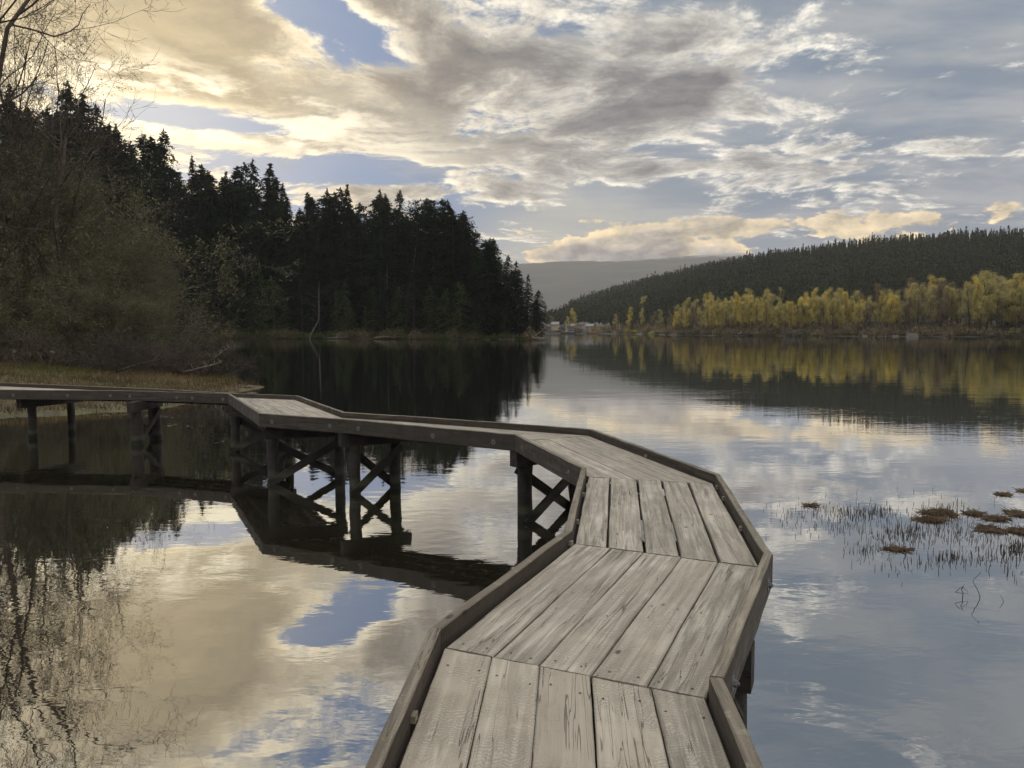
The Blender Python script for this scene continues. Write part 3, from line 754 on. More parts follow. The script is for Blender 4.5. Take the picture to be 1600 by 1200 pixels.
# rows below the skyline, in front of it and behind it
r_ = random.Random(5)
def wood_top(px): return np.interp(px, [s_[0] for s_ in reversed(SKYs)], [s_[1] for s_ in reversed(SKYs)])
cedars = Protos([(lambda a=a: make_tree('cedar', conifer_mesh(a[0], 20, a[1], .62, a[2], a[3], .02), (M['bark'], M[a[4]]), None, None, None)) for a in
                 [(11, 4.6, 'cedar', 1.1, 'cedar'), (12, 4.0, 'spruce', 1.1, 'cedar'), (13, 5.0, 'fir', 1.0, 'fir'), (14, 4.2, 'cedar', 1.0, 'cedar')]])
px = -640
while px < 838:
    wt = float(wood_top(px)); sh = float(np.interp(px, [-900, -300, 0, 150, 300, 400, 500, 620, 740, 810, 842], [120, 170, 205, 226, 238, 240, 236, 228, 218, 212, 211]))
    if px < -120: px += 14
    for row, (dy, lo, hi) in enumerate(((13, .62, .85), (26, .76, .92), (40, .82, .94))):
        if px > 790 and row: continue
        q = px+r_.uniform(-9, 9); Yq = sh+dy+r_.uniform(-3, 3); p = at(q, Yq)
        if px > 770: Yq = sh+7; p = at(q, Yq)
        gz = float(wood_z(np.array([p.x]), np.array([p.y]))[0]); full = HC+(525-wt)/F*Yq; h = full*r_.uniform(lo, hi)
        o = tall.get(r_.choice([0, 1, 2, 2, 4, 3])); o.name = 'conifer'
        place(o, (p.x, p.y, gz-.2), h/40, sxy=h/40*r_.uniform(1.3, 1.75))
        tag(o, 'dark conifer crowded into the wood below the skyline treetops', 'conifer', 'conifers filling the wooded point')
    if px < 835:
        q = px+r_.uniform(-8, 8); Yq = sh+5+r_.uniform(-1, 2); p = at(q, Yq); gz = float(wood_z(np.array([p.x]), np.array([p.y]))[0])
        h = (HC+(525-wt)/F*Yq)*r_.uniform(.25, .52); o = cedars.get(r_.randrange(4)); o.name = 'cedar'
        place(o, (p.x, p.y, max(.1, gz)-.3), h/20, sxy=h/20*r_.uniform(1.0, 1.5))
        tag(o, 'low green cedar hanging over the waterline of the wooded point', 'cedar', 'cedars along the shore of the wooded point')
    px += r_.uniform(14, 20)
# pale bare trunks leaning from the wood
for (px0, y0, px1, y1, lb) in ((486, 524, 500, 455, 'pale curved bare trunk rising from the waterline in the middle of the dark wood'),
                               (636, 470, 650, 400, 'pale bare snag standing high in the dark wood'), (607, 500, 606, 430, 'faint grey straight trunk among the dark conifers')):
    Yq = 232 if px0 < 600 else 238; a = at(px0, Yq, hgt(y0, Yq)); c = at(px1, Yq, hgt(y1, Yq)); a.z = max(a.z, .2) if px0 < 500 else a.z
    gz = float(wood_z(np.array([a.x]), np.array([a.y]))[0]); lowz = min(a.z, gz)
    mb = MB(); mb.smooth = True; pts = [Vector((a.x-.6, a.y, lowz-.5)), a, a.lerp(c, .35)+Vector((1.6 if px0 < 600 else .2, 0, 0)), a.lerp(c, .7)+Vector((.8 if px0 < 600 else .1, 0, 0)), c, c+Vector((.2, 0, 3))]
    mb.tube([tuple(p) for p in pts], [.26, .24, .20, .17, .13, .04], 7)
    for k in range(7):
        b0 = a.lerp(c, .35+.1*k); e = b0+Vector((r_.uniform(-2, 2), r_.uniform(-1, .5), r_.uniform(.3, 1.5)))
        mb.tube([tuple(b0), tuple(b0.lerp(e, .5)+Vector((0, 0, .1))), tuple(e)], [.06, .04, .02], 4)
    tag(mb.build('bare_tree', M['snag']), lb, 'bare tree')
# undergrowth along the foot of the wood
def bush_mesh(seed, w, h, leaf, n, mts):
    g = np.random.default_rng(seed); cb = MB(); a = g.random(n)*6.28; u_ = g.random(n)**.5; ph = g.random(n)
    lump = .75+.25*np.sin(a*3+seed)+.15*np.sin(a*5+seed*2)
    c = np.stack([np.cos(a)*u_*w*lump, np.sin(a)*u_*w*lump, h*(ph**.8)*np.sqrt(np.clip(1-u_**2*.8, 0, 1))*lump], -1)
    d = unit(g.normal(0, 1, (n, 3))); e = unit(np.cross(d, g.normal(0, 1, (n, 3)))); sz = (leaf*g.uniform(.4, 1, n))[:, None]
    cb.tris(c-d*sz, c+d*sz*.8+e*sz*.3, c+e*sz)
    tb = MB()
    for i in range(16):
        az = g.random()*6.28; k = g.uniform(.3, 1.05); e_ = np.array([math.cos(az)*w*k, math.sin(az)*w*k, h*g.uniform(.5, 1.1)])
        tb.tube([(0, 0, -.3), tuple(e_*.5+np.array([0, 0, h*.1])), tuple(e_)], [.05*h/3, .03*h/3, .008*h/3], 4)
    return tb, cb
bushes = Protos([(lambda a=a: (lambda r0, ms: (ms[0].build('stems', M[a[5]], r0), ms[1].build('leaves', M[a[4]], r0), r0)[2])(empty('bush'), bush_mesh(a[0], a[1], a[2], a[3], a[6], None))) for a in
                 [(21, 3.2, 2.6, .34, 'brush', 'redtwig', 900), (22, 2.6, 3.4, .30, 'twigs', 'redtwig', 700), (23, 3.5, 2.0, .34, 'cedar', 'bark', 900)]])
px = -60
while px < 838:
    sh = float(np.interp(px, [-900, -300, 0, 150, 300, 400, 500, 620, 740, 810, 842], [120, 170, 205, 226, 238, 240, 236, 228, 218, 212, 211]))
    p = at(px, sh+r_.uniform(.5, 3)); o = bushes.get(r_.choice([0, 0, 2, 2, 1])); o.name = 'bush'
    place(o, (p.x, p.y, .1), r_.uniform(.6, 1.3)); tag(o, 'dark bush at the waterline under the wooded point', 'bush', 'bushes along the foot of the wood')
    px += r_.uniform(11, 20)
# fallen dead trees sticking out from the tip
def dead_branch(name, a, c, rad, seed, mt, label, nb=6, spread=.5, cat='driftwood', fork=True):
    rr = random.Random(seed); a = Vector(a); c = Vector(c); mb = MB(); mb.smooth = True; ln = (c-a).length
    pts = [a.lerp(c, f)+Vector([rr.uniform(-.03, .03)*ln for _ in range(3)])*(0 if f in (0,) else 1) for f in (0, .25, .5, .75, 1)]
    mb.tube([tuple(p) for p in pts], [rad, rad*.85, rad*.7, rad*.5, rad*.2], 6)
    for k in range(nb):
        b0 = pts[1].lerp(pts[4], (k+rr.random())/nb*.95); e = b0+((c-a).normalized()*rr.uniform(.1, .6)+Vector((rr.uniform(-1, 1), rr.uniform(-1, 1), rr.uniform(-.1, 1))))*ln*spread*rr.uniform(.3, .8)
        md = b0.lerp(e, .5)+Vector((0, 0, ln*.03)); mb.tube([tuple(b0), tuple(md), tuple(e)], [rad*.4, rad*.28, rad*.08], 4)
        if fork: 
            e2 = md+Vector((rr.uniform(-1, 1), rr.uniform(-1, 1), rr.uniform(0, 1)))*ln*spread*.3; mb.tube([tuple(md), tuple(e2)], [rad*.2, rad*.06], 4)
    return tag(mb.build(name, mt), label, cat)
dead_branch('fallen_tree', at(832, 213, .6), at(858, 213, 4.2), .16, 1, M['drift'], 'bare fallen trunk slanting up over the water from the tip of the wooded point', 5, .25, 'fallen tree')
dead_branch('fallen_tree', at(834, 210, .5), at(858, 208, .35), .22, 2, M['drift'], 'grey half sunk log lying on the water at the tip of the wooded point', 5, .25, 'fallen tree')
dead_branch('fallen_tree', at(585, 226, .4), at(625, 225, .8), .16, 5, M['drift'], 'pale fallen log lying at the foot of the dark wood', 4, .2, 'fallen tree')
dead_branch('fallen_tree', at(512, 231, .3), at(545, 231, .5), .14, 6, M['drift'], 'thin pale log at the waterline right of the curved pale trunk', 3, .2, 'fallen tree')
# ------------------------------------------------------------------ hillside forest
def far_conifer(g, n_tri=110):
    """a small conifer of unit height 22 m as bare triangles"""
    t_ = g.random(n_tri)**.85; az = g.random(n_tri)*6.28; Rr_ = 3.3*(1-t_)**.75*g.uniform(.6, 1.2, n_tri)+.15; z = t_*21+1
    c = np.stack([np.cos(az)*Rr_*.6, np.sin(az)*Rr_*.6, z], -1); hd = np.stack([np.cos(az), np.sin(az), -.35*np.ones(n_tri)], -1)
    sd = np.stack([-np.sin(az), np.cos(az), np.zeros(n_tri)], -1)*g.uniform(.35, .8, n_tri)[:, None]
    p0 = c-hd*.5+sd*1.0+np.array([0, 0, .8]); p1 = c-hd*.5-sd*1.0+np.array([0, 0, .8]); p2 = c+hd*(Rr_*.5+.3)[:, None]
    return p0, p1, p2
def cone_core(r, h, k=6):
    a = np.linspace(0, 2*math.pi, k, endpoint=False); b0 = np.stack([np.cos(a)*r, np.sin(a)*r, 0*a+1], -1); b1 = np.roll(b0, -1, 0); tp = np.tile([0, 0, h], (k, 1))
    return b0, b1, tp
hg = np.random.default_rng(33)
xs, ys = np.meshgrid(np.arange(0, 900, 5.2), np.arange(250, 1320, 5.2)); xs = xs.ravel()+hg.uniform(-2.4, 2.4, xs.size); ys = ys.ravel()+hg.uniform(-2.8, 2.8, ys.size)
pxs = 800+xs/ys*F
tt = (ys-lerp_tab(SH, pxs))/(lerp_tab(RIDY, pxs)-lerp_tab(SH, pxs))
ok = (tt > .20+.05*np.sin(pxs*.03)) & (tt < 1.03) & (pxs > 838) & (pxs < 1850)
ok |= (pxs > 850) & (pxs < 1060) & (tt > .10) & (tt <= .22) & (hg.random(len(tt)) < .6)
xs, ys, pxs = xs[ok], ys[ok], pxs[ok]; hs = hg.uniform(13.5, 18, len(xs))*np.where(hg.random(len(xs)) < .10, 1.2, 1.0); zs = hill_z(pxs, ys)
inframe = (pxs < 1605)
score = np.where(inframe, hs/ys, 0); idx = np.argsort(-score); single, rest = idx[:290], idx[290:]
hp = Protos([(lambda i=i: (lambda r0, tr: (tr[0].build('trunk', M['bark'], r0), tr[1].build('crown', M['hillfir'], r0), r0)[2])(empty('hillside_conifer'), conifer_mesh(60+i, 22, 3.3, 1.0, ['fir', 'spruce', 'cedar', 'fir'][i], .8, .06))) for i in range(4)])
for n_, i in enumerate(single):
    o = hp.get(int(hg.integers(0, 4))); o.name = 'hillside_conifer'; k = hs[i]/22
    place(o, (xs[i], ys[i], zs[i]-.3), k, float(hg.uniform(0, 6.28)), k*hg.uniform(1.1, 1.6))
    tag(o, 'dark conifer on the lower slope of the hill behind the yellow trees', 'conifer', 'conifers low on the far hillside')
mb = MB(); bases = []
vs = []
for v_ in range(8):
    p0, p1, p2 = far_conifer(hg, 60); c0, c1, c2 = cone_core(1.9, 19); vs.append((np.concatenate([p0, c0]), np.concatenate([p1, c1]), np.concatenate([p2, c2])))
which = hg.integers(0, 8, len(rest)); rotz = hg.uniform(0, 6.28, len(rest))
for v_ in range(8):
    I = rest[which == v_]; rz = rotz[which == v_]; cs, sn_ = np.cos(rz)[:, None], np.sin(rz)[:, None]; out = []
    for p in vs[v_]:
        pass
    for p in vs[v_]:
        kx = (hs[I]/22*hg.uniform(1.0, 1.45, len(I)))[:, None] if not out else kx
        x = (p[None, :, 0]*cs-p[None, :, 1]*sn_)*kx+xs[I][:, None]; y = (p[None, :, 0]*sn_+p[None, :, 1]*cs)*kx+ys[I][:, None]; z = p[None, :, 2]*(hs[I]/22)[:, None]+zs[I][:, None]-.5
        out.append(np.stack([x, y, z], -1).reshape(-1, 3))
    mb.tris(*out)
tag(mb.build('hillside_forest', M['hillfir']), 'dense dark green conifer forest covering the long hill on the far shore', 'forest', kind='stuff')

# ------------------------------------------------------------------ cottonwoods and brush on the far shore
def cw(i, mt, seed, **k): return lambda: make_tree('cottonwood', broad_mesh(seed, 24, .31, **k), (M['bark'], M[mt]), None, None, None)
cws = {'yellow': Protos([cw(0, 'yellow', s_, width=.20, crown0=.16, nl=7000, forks=12, asc=1.9, trunk=.0105) for s_ in (71, 72, 73)]),
       'olive': Protos([cw(0, 'olive', s_, width=.22, crown0=.18, nl=5600, forks=12, asc=1.6, trunk=.0115) for s_ in (74, 75, 76)]),
       'twigs': Protos([cw(0, 'twigs', s_, width=.24, crown0=.18, nl=4200, forks=12, asc=1.5, trunk=.011) for s_ in (77, 78)])}
CT = [(1040, 478), (1080, 466), (1110, 461), (1150, 456), (1180, 448), (1215, 468), (1250, 456), (1300, 452), (1350, 448), (1400, 441), (1450, 437), (1500, 434), (1550, 427), (1600, 421), (1900, 400)]
names = {'yellow': 'bright yellow', 'olive': 'olive yellow', 'twigs': 'nearly bare brown'}
px = 1052
while px < 1760:
    for row, (dy, k) in enumerate(((10, .80), (24, .92), (40, 1.0))):
        if row == 2 and r_.random() < .25: continue
        q = px+r_.uniform(-6, 6); sh = float(lerp_tab(SH, q)); Yq = sh+dy+r_.uniform(-4, 4); p = at(q, Yq)
        zb = float(hill_z(np.array([q]), np.array([Yq]))[0]); h = (hgt(float(lerp_tab(CT, q)), Yq)-zb)*k*r_.uniform(.76, 1.06)
        if 1340 < q < 1500: kind = r_.choice(['olive', 'olive', 'twigs', 'yellow', 'twigs'])
        elif q >= 1500: kind = r_.choice(['olive', 'yellow', 'olive', 'olive'])
        elif q < 1100: kind = r_.choice(['twigs', 'yellow', 'olive'])
        else: kind = r_.choice(['yellow', 'yellow', 'yellow', 'olive', 'yellow'])
        if 1335 < q < 1510 and r_.random() < (.5, .35, .1)[row]: continue
        o = cws[kind].get(r_.randrange(3)); o.name = 'cottonwood'; place(o, (p.x, p.y, zb-.2), h/24*1.05, sxy=h/24*r_.uniform(.9, 1.25))
        tag(o, f'{names[kind]} cottonwood standing in the belt of trees along the right shore', 'cottonwood', f'{names[kind]} cottonwoods on the far shore')
    px += r_.uniform(5.5, 9)
sb = Protos([(lambda a=a: (lambda r0, ms: (ms[0].build('stems', M['bark'], r0), ms[1].build('leaves', M[a[4]], r0), r0)[2])(empty('shore_shrub'), bush_mesh(a[0], a[1], a[2], a[3], a[5], None))) for a in
             [(31, 3.2, 5.2, .42, 'twigs', 700), (32, 3.4, 4.2, .42, 'brush', 700), (33, 3.0, 6.5, .42, 'twigs', 800), (34, 3.2, 3.5, .4, 'willowgreen', 700)]])
px = 850
while px < 1720:
    sh = float(lerp_tab(SH, px))
    for dy in ((3, 8, 15, 26) if px > 955 else (9, 30)):
        q = px+r_.uniform(-5, 5); Yq = float(lerp_tab(SH, q))+dy+r_.uniform(-1.5, 1.5); p = at(q, Yq); zb = float(hill_z(np.array([q]), np.array([Yq]))[0])
        c_ = r_.choice([0, 0, 1, 1, 2, 0, 1, 2, 3 if q > 1480 or q < 1050 else 1]); o = sb.get(c_); o.name = 'shore_shrub'
        place(o, (p.x, p.y, zb-.1), r_.uniform(.4, .85)*(1 if dy < 10 else 1.5), sxy=r_.uniform(.8, 1.3))
        tag(o, {3: 'yellow green shrub at the waterline of the far shore', 1: 'dark olive shrub at the waterline of the far shore'}.get(c_, 'brown leafless shrub at the waterline of the far shore'), 'shrub',
            {3: 'yellow green shore shrubs', 1: 'dark olive shore shrubs'}.get(c_, 'brown shore shrubs'))
    px += r_.uniform(9, 15)
def one_cw(px, ty, Y, kind, pr, label, k=1.0):
    zb = float(hill_z(np.array([px]), np.array([Y]))[0]); o = cws[kind].get(pr); o.name = 'cottonwood'; h = hgt(ty, Y)-zb; p = at(px, Y)
    place(o, (p.x, p.y, zb-.2), h/24, sxy=h/24*k); tag(o, label, 'cottonwood')
one_cw(984, 477, 492, 'yellow', 0, 'tall yellow green tree beside the bay houses, left of its slim neighbour', 1.1)
one_cw(1000, 480, 488, 'yellow', 1, 'slim bright yellow tree right of the bay houses')
one_cw(899, 479, 560, 'yellow', 2, 'yellow tree rising above the dark conifers behind the bay houses', 1.2)
one_cw(864, 492, 545, 'twigs', 0, 'pale bare tree left of the bay houses', 1.4)
one_cw(887, 494, 545, 'olive', 1, 'olive tree behind the leftmost white bay houses', 1.4)
one_cw(1020, 486, 480, 'twigs', 1, 'brown bare tree at the water right of the yellow pair', 1.2)
one_cw(1032, 482, 470, 'olive', 2, 'dull olive tree between the bay and the yellow belt', 1.2)
one_cw(962, 490, 520, 'olive', 0, 'small olive tree just right of the grey bay houses', 1.2)
one_cw(1001, 462, 600, 'olive', 1, 'single pale green tree among the hillside conifers above the bay', 1.2)
one_cw(1218, 448, 480, 'olive', 1, 'pale green tree standing higher than the yellow belt in front of the dark hill', 1.1)
for px, ty, Y, lb in ((852, 478, 640, 'dark conifer standing alone between the wooded point and the hill'), (846, 488, 620, 'small dark conifer nearest the wooded point across the bay'), (876, 492, 600, 'dark conifer behind the leftmost bay house'),
                      (908, 488, 570, 'dark conifer in the middle of the bay houses'), (861, 486, 650, 'dark conifer next to the lone one between the point and the hill')):
    zb = float(hill_z(np.array([px]), np.array([Y]))[0]); h = hgt(ty, Y)-zb; p = at(px, Y); o = hp.get(1); o.name = 'conifer'; place(o, (p.x, p.y, zb-.3), h/22, sxy=h/22*1.3); tag(o, lb, 'conifer', None)
    if 'group' in o.keys(): del o['group']
o = cedars.get(0); Yq = 262; p = at(1603, Yq); place(o, (p.x, p.y, -.2), hgt(455, Yq)/20, sxy=hgt(455, Yq)/20*.8); o.name = 'cedar'; tag(o, 'dark green cedar at the right edge in front of the yellow belt', 'cedar')
if 'group' in o.keys(): del o['group']

# ------------------------------------------------------------------ houses, jetties
M['white'] = simple('white_siding', (.27, .255, .225), .7, var=.06); M['grey'] = simple('grey_siding', (.24, .245, .25), .7, var=.08); M['tan'] = simple('tan_siding', (.45, .38, .28), .7, var=.08)
M['roofd'] = simple('dark_shingles', (.09, .085, .08), .85, var=.2, scale=2.0); M['roofl'] = simple('pale_shingles', (.22, .215, .20), .8, var=.15, scale=2.0); M['roofr'] = simple('pinkish_tiles', (.42, .27, .22), .8, var=.15, scale=2.0)
M['glass'] = simple('window_glass', (.03, .035, .04), .12, var=.1); M['trim'] = simple('white_trim', (.72, .71, .68), .6, var=.05)
def house(px, Y, w, d, h, rz, wall, roof, label, z=None, group=None):
    p = at(px, Y); zb = float(hill_z(np.array([px]), np.array([Y]))[0]) if z is None else z
    root = empty('house', (p.x, p.y, zb)); root.rotation_euler = (0, 0, rz)
    mb = MB(); mb.box(0, 0, h/2-.5, w, d, h+1)
    rh = w*.30; g1 = [(-w/2, -d/2+.01, h), (w/2, -d/2+.01, h), (0, -d/2+.01, h+rh)]; g2 = [(a, -b_, c) for a, b_, c in g1]
    mb.add(g1, [(0, 1, 2)]); mb.add(g2, [(1, 0, 2)]); mb.build('wall', M[wall], root)
    mb = MB(); e = .5; t_ = .22
    for s in (-1, 1):
        A = (s*(w/2+e), h-e*rh/(w/2)+.02); B = (0, h+rh+.02)
        mb.hexa([(A[0], -d/2-e, A[1]), (B[0], -d/2-e, B[1]), (B[0], d/2+e, B[1]), (A[0], d/2+e, A[1]), (A[0], -d/2-e, A[1]+t_), (B[0], -d/2-e, B[1]+t_), (B[0], d/2+e, B[1]+t_), (A[0], d/2+e, A[1]+t_)][::1])
    rf = mb.build('roof', M[roof], root); mb = MB(); mb.box(w*.22, d*.15, h+rh*.9, .7, .7, 1.8); mb.build('chimney', M['grey'], rf)
    fl = 2 if h > 4.5 else 1
    for k in range(fl):
        for s in (-1, 1):
            mb = MB(); mb.box(s*w*.26, -d/2-.03, 1.6+2.8*k, 1.9, .12, 1.5); f_ = mb.build('window', M['trim'], root)
            mb = MB(); mb.box(s*w*.26, -d/2-.10, 1.6+2.8*k, 1.6, .04, 1.2); mb.build('pane', M['glass'], f_)
    mb = MB(); mb.box(0, -d/2-.03, 1.0, 1.1, .1, 2.1); mb.build('door', M['roofd'], root)
    return tag(root, label, 'house', group)
HS = [(846, 552, 'white', 'roofl', 'small white house nearest the tip of the wooded point'), (858, 556, 'grey', 'roofd', 'grey dark-roofed house second from the wooded point'), (857, 600, 'white', 'roofl', 'white house higher up beside the lone conifer'),
      (868, 545, 'tan', 'roofl', 'tan pale-roofed house by the water left of the dark barge'), (880, 555, 'white', 'roofd', 'white dark-roofed house behind the dark barge'), (890, 548, 'grey', 'roofl', 'grey pale-roofed house right of the dark barge'),
      (901, 545, 'white', 'roofl', 'white pale-roofed house in the middle of the bay'), (912, 556, 'tan', 'roofd', 'tan house below the dark conifer in the bay'), (912, 590, 'grey', 'roofl', 'grey house on the second row above the tan one'),
      (922, 545, 'white', 'roofl', 'white house left of the yellow barge'), (930, 578, 'white', 'roofl', 'white house highest in the right group of bay houses'), (938, 550, 'grey', 'roofd', 'grey dark-roofed house behind the yellow barge'),
      (948, 552, 'white', 'roofl', 'last white house before the yellow pair of trees'), (944, 575, 'tan', 'roofl', 'tan house upslope of the last white bay house'), (1030, 505, 'tan', 'roofr', 'house with pinkish roof among brown trees right of the bay')]
for i, (px, Y, wl, rf, lb) in enumerate(HS):
    house(px, Y, r_.uniform(4, 5.5), r_.uniform(4.5, 6), r_.choice([2.6, 3.0, 4.2]), r_.uniform(-.5, .5)+(1.57 if i % 2 else 0), wl, rf, lb, group='houses round the far bay')
TW = ['leftmost white townhouse glimpsed between trunks of the yellow trees', 'second white townhouse from the left between the olive trees', 'middle white townhouse seen through the olive cottonwoods', 'grey townhouse seen through the trunks right of the middle one',
      'white townhouse second from the right behind the olive trees', 'rightmost white townhouse behind the trunks above the pink shrubs']
for i, px in enumerate((1352, 1378, 1408, 1440, 1468, 1494)):
    Y = float(lerp_tab(SH, px))+54; house(px, Y, 8.0, 9, 6.2, r_.uniform(-.15, .15)-.35, 'grey' if i == 3 else 'white', 'roofl', TW[i], group='townhouses behind the cottonwoods', z=hgt(500, Y))
M['rust'] = simple('rust_red_hull', (.16, .08, .05), .7); M['hull'] = simple('black_hull', (.02, .02, .02), .5); M['ochre'] = simple('ochre_paint', (.34, .23, .07), .6)
def barge(px, Y, ln, hullm, cabm, label, cabx):
    p = at(px, Y); root = empty('barge', (p.x, p.y, 0)); mb = MB(); w = 4.0
    mb.hexa([(-ln/2+1, -w/2, -.4), (ln/2-1, -w/2, -.4), (ln/2-1, w/2, -.4), (-ln/2+1, w/2, -.4), (-ln/2, -w/2, 1.0), (ln/2, -w/2, 1.0), (ln/2, w/2, 1.0), (-ln/2, w/2, 1.0)]); mb.build('hull', M[hullm], root)
    mb = MB(); mb.box(cabx, 0, 1.95, 4.2, 2.8, 1.9); mb.box(cabx, 0, 3.0, 4.8, 3.2, .16); cb = mb.build('cabin', M[cabm], root)
    for s in (-1.2, 0, 1.2): mb = MB(); mb.box(cabx+s, -1.44, 2.1, .8, .06, .7); mb.build('window', M['glass'], cb)
    mb = MB(); mb.tube([(cabx-3, 0, 1), (cabx-3, 0, 6.5)], [.09, .05], 6); mb.build('mast', M['trim'], root)
    return tag(root, label, 'barge')
barge(887, 521, 11, 'hull', 'grey', 'low black-hulled barge moored left in front of the bay houses', 2)
barge(930, 516, 12, 'rust', 'ochre', 'rusty barge with ochre cabin moored in front of the bay houses', -1)
barge(975, 503, 6, 'hull', 'roofd', 'small black barge moored below the yellow pair of trees', 0)
def jetty(px, Y, ln, label):
    p = at(px, Y); root = empty('jetty', (p.x, p.y, 0)); mb = MB(); mb.box(0, 0, 1.15, ln, 3, .4); mb.build('deck', M['roofd'], root)
    for a in (-.45, -.15, .15, .45):
        mb = MB(); mb.tube([(a*ln, -1.2, -1), (a*ln, -1.2, 1.0)], [.18, .18], 6); mb.build('pile', M['post'], root)
    mb = MB(); mb.box(0, 0, 1.9, ln*.7, 2.4, .12); mb.build('bench_roof', M['roofd'], root)
    for a in (-.3, .3): mb = MB(); mb.box(a*ln, 0, 1.6, .15, 2.2, .5); mb.build('wall', M['roofd'], root)
    return tag(root, label, 'jetty')
jetty(1164, float(lerp_tab(SH, 1164))-2, 6.0, 'small dark jetty hut at the waterline left of its wider neighbour')
jetty(1237, float(lerp_tab(SH, 1237))-2, 6.5, 'wider dark jetty at the waterline below the yellow trees')
jetty(1060, float(lerp_tab(SH, 1060))-3, 6, 'dark jetty at the left end of the yellow belt')
for i, (px, s_, lb) in enumerate(((1424, 2.2, 'large pale concrete block at the waterline of the right shore'), (1398, 1.0, 'small pale block left of the large one on the right shore'), (1350, .9, 'little pale block at the water left of the small one'))):
    p = at(px, float(lerp_tab(SH, px))-1); mb = MB(); mb.hexa([(-s_, -.8, -.5), (s_, -.8, -.5), (s_, .8, -.5), (-s_, .8, -.5), (-s_*.9, -.7, s_*.62), (s_*.95, -.7, s_*.5), (s_*.9, .7, s_*.55), (-s_*.92, .7, s_*.66)])
    o = mb.build('concrete_block', simple('concrete', (.20, .19, .17), .9)); o.location = p; tag(o, lb, 'block')
for i in range(9):
    px = 1335+i*6+r_.uniform(-2, 2); p = at(px, float(lerp_tab(SH, px))-7); mb = MB(); mb.tube([(0, 0, -1), (0, 0, r_.uniform(.6, 1.3))], [.13, .10], 6); mb.add([(-.1, -.1, -1)], np.zeros((0, 4), int))
    o = mb.build('mooring_pile', M['drift']); o.location = p; tag(o, 'grey stub of an old pile standing off the right shore', 'pile', 'old piles off the right shore')

M['greybark'] = simple('grey_green_bark', (.11, .095, .07), .85, var=.45, scale=3.0)
# ------------------------------------------------------------------ near bank: willows, bare alders, dead brush, grass
def shrub_mesh(seed, h, stems, spread, leaf, nleaf, levels=4, lean=(0, 0), up=.18, leafspread=.18, single=False, r0=.011):
    g = np.random.default_rng(seed); tb = MB(); tb.smooth = True; tips = []; wts = []
    rr = random.Random(seed)
    def grow(p, d, ln, r, lev):
        n = 6 if lev < 2 else 4; pts = [p]; dd = d
        for i in range(n):
            dd = unit(dd+g.normal(0, .16, 3)+np.array([lean[0]*.04, lean[1]*.04, up*(.35 if lev else .12)])); pts.append(pts[-1]+dd*ln/n)
        A = np.array(pts); tb.tube(A, np.maximum(r*np.linspace(1, .38, n+1), .0065), 7 if lev == 0 else (5 if lev == 1 else 3), False)
        if lev >= 2:
            for q in pts[1:]: tips.append(q)
        if lev < levels:
            k = (7 if not single else 11) if lev == 0 else (5 if lev < 3 else 4)
            for j in range(k):
                f = rr.uniform(.22, 1) if lev else .25+.75*(j+rr.random())/k
                x = min(n-1e-6, f*n); i0 = int(x); q = A[i0]+(A[i0+1]-A[i0])*(x-i0)
                o_ = unit(g.normal(0, 1, 3)); o_ = unit(o_-dd*np.dot(o_, dd)*.8)
                grow(q, unit((A[i0+1]-A[i0])/(ln/n)*.75+o_*.75), ln*rr.uniform(.38, .62)*(1.15-.5*f if single and lev == 0 else 1), r*(1-.6*f)*.55, lev+1)
    for s in range(stems):
        a = 2*math.pi*(s+rr.random())/stems; sp = spread*rr.uniform(.4, 1.1)
        grow(np.array([math.cos(a)*.35*(stems > 1), math.sin(a)*.35*(stems > 1), -.4]), unit(np.array([math.cos(a)*sp+lean[0], math.sin(a)*sp+lean[1], 1.0])), h*rr.uniform(.62, .85)*(1.1 if single else 1), h*r0*rr.uniform(.8, 1.2), 0)
    cb = MB()
    if nleaf:
        T = np.array(tips); i = g.integers(0, len(T), nleaf); c = T[i]+g.normal(0, leafspread, (nleaf, 3))
        a = unit(g.normal(0, 1, (nleaf, 3))); b_ = unit(np.cross(a, g.normal(0, 1, (nleaf, 3)))); sz = (leaf*g.uniform(.45, 1.1, nleaf))[:, None]
        cb.quads(c, a*sz, b_*sz*.42)
    return tb, cb
def shrub_proto(name, leafm, barkm, *a, **k):
    def mk():
        tb, cb = shrub_mesh(*a, **k); r0 = empty(name); tb.build('branches', M[barkm], r0)
        if cb.n: cb.build('leaves', M[leafm], r0)
        return r0
    return mk
wl = Protos([shrub_proto('willow', 'shrubleaf', 'greybark', 41, 10, 7, .55, .085, 9500), shrub_proto('willow', 'shrubleaf', 'greybark', 42, 10, 8, .75, .08, 10500), shrub_proto('willow', 'shrubleaf', 'greybark', 43, 10, 6, .6, .085, 9000)])
def sz(px, Y):
    p = at(px, Y); return p, float(spit_z(np.array([p.x]), np.array([p.y]))[0])
def at_shrub(pr, i, px, Y, top, k, label, cat, name, h0=10, rz=None):
    p, z = sz(px, Y); h = hgt(top, Y)-z; o = pr.get(i); o.name = name; place(o, (p.x, p.y, max(z, 0)-.05), h/h0, rz, h/h0*k); tag(o, label, cat); 
    if 'group' in o.keys(): del o['group']
    return o
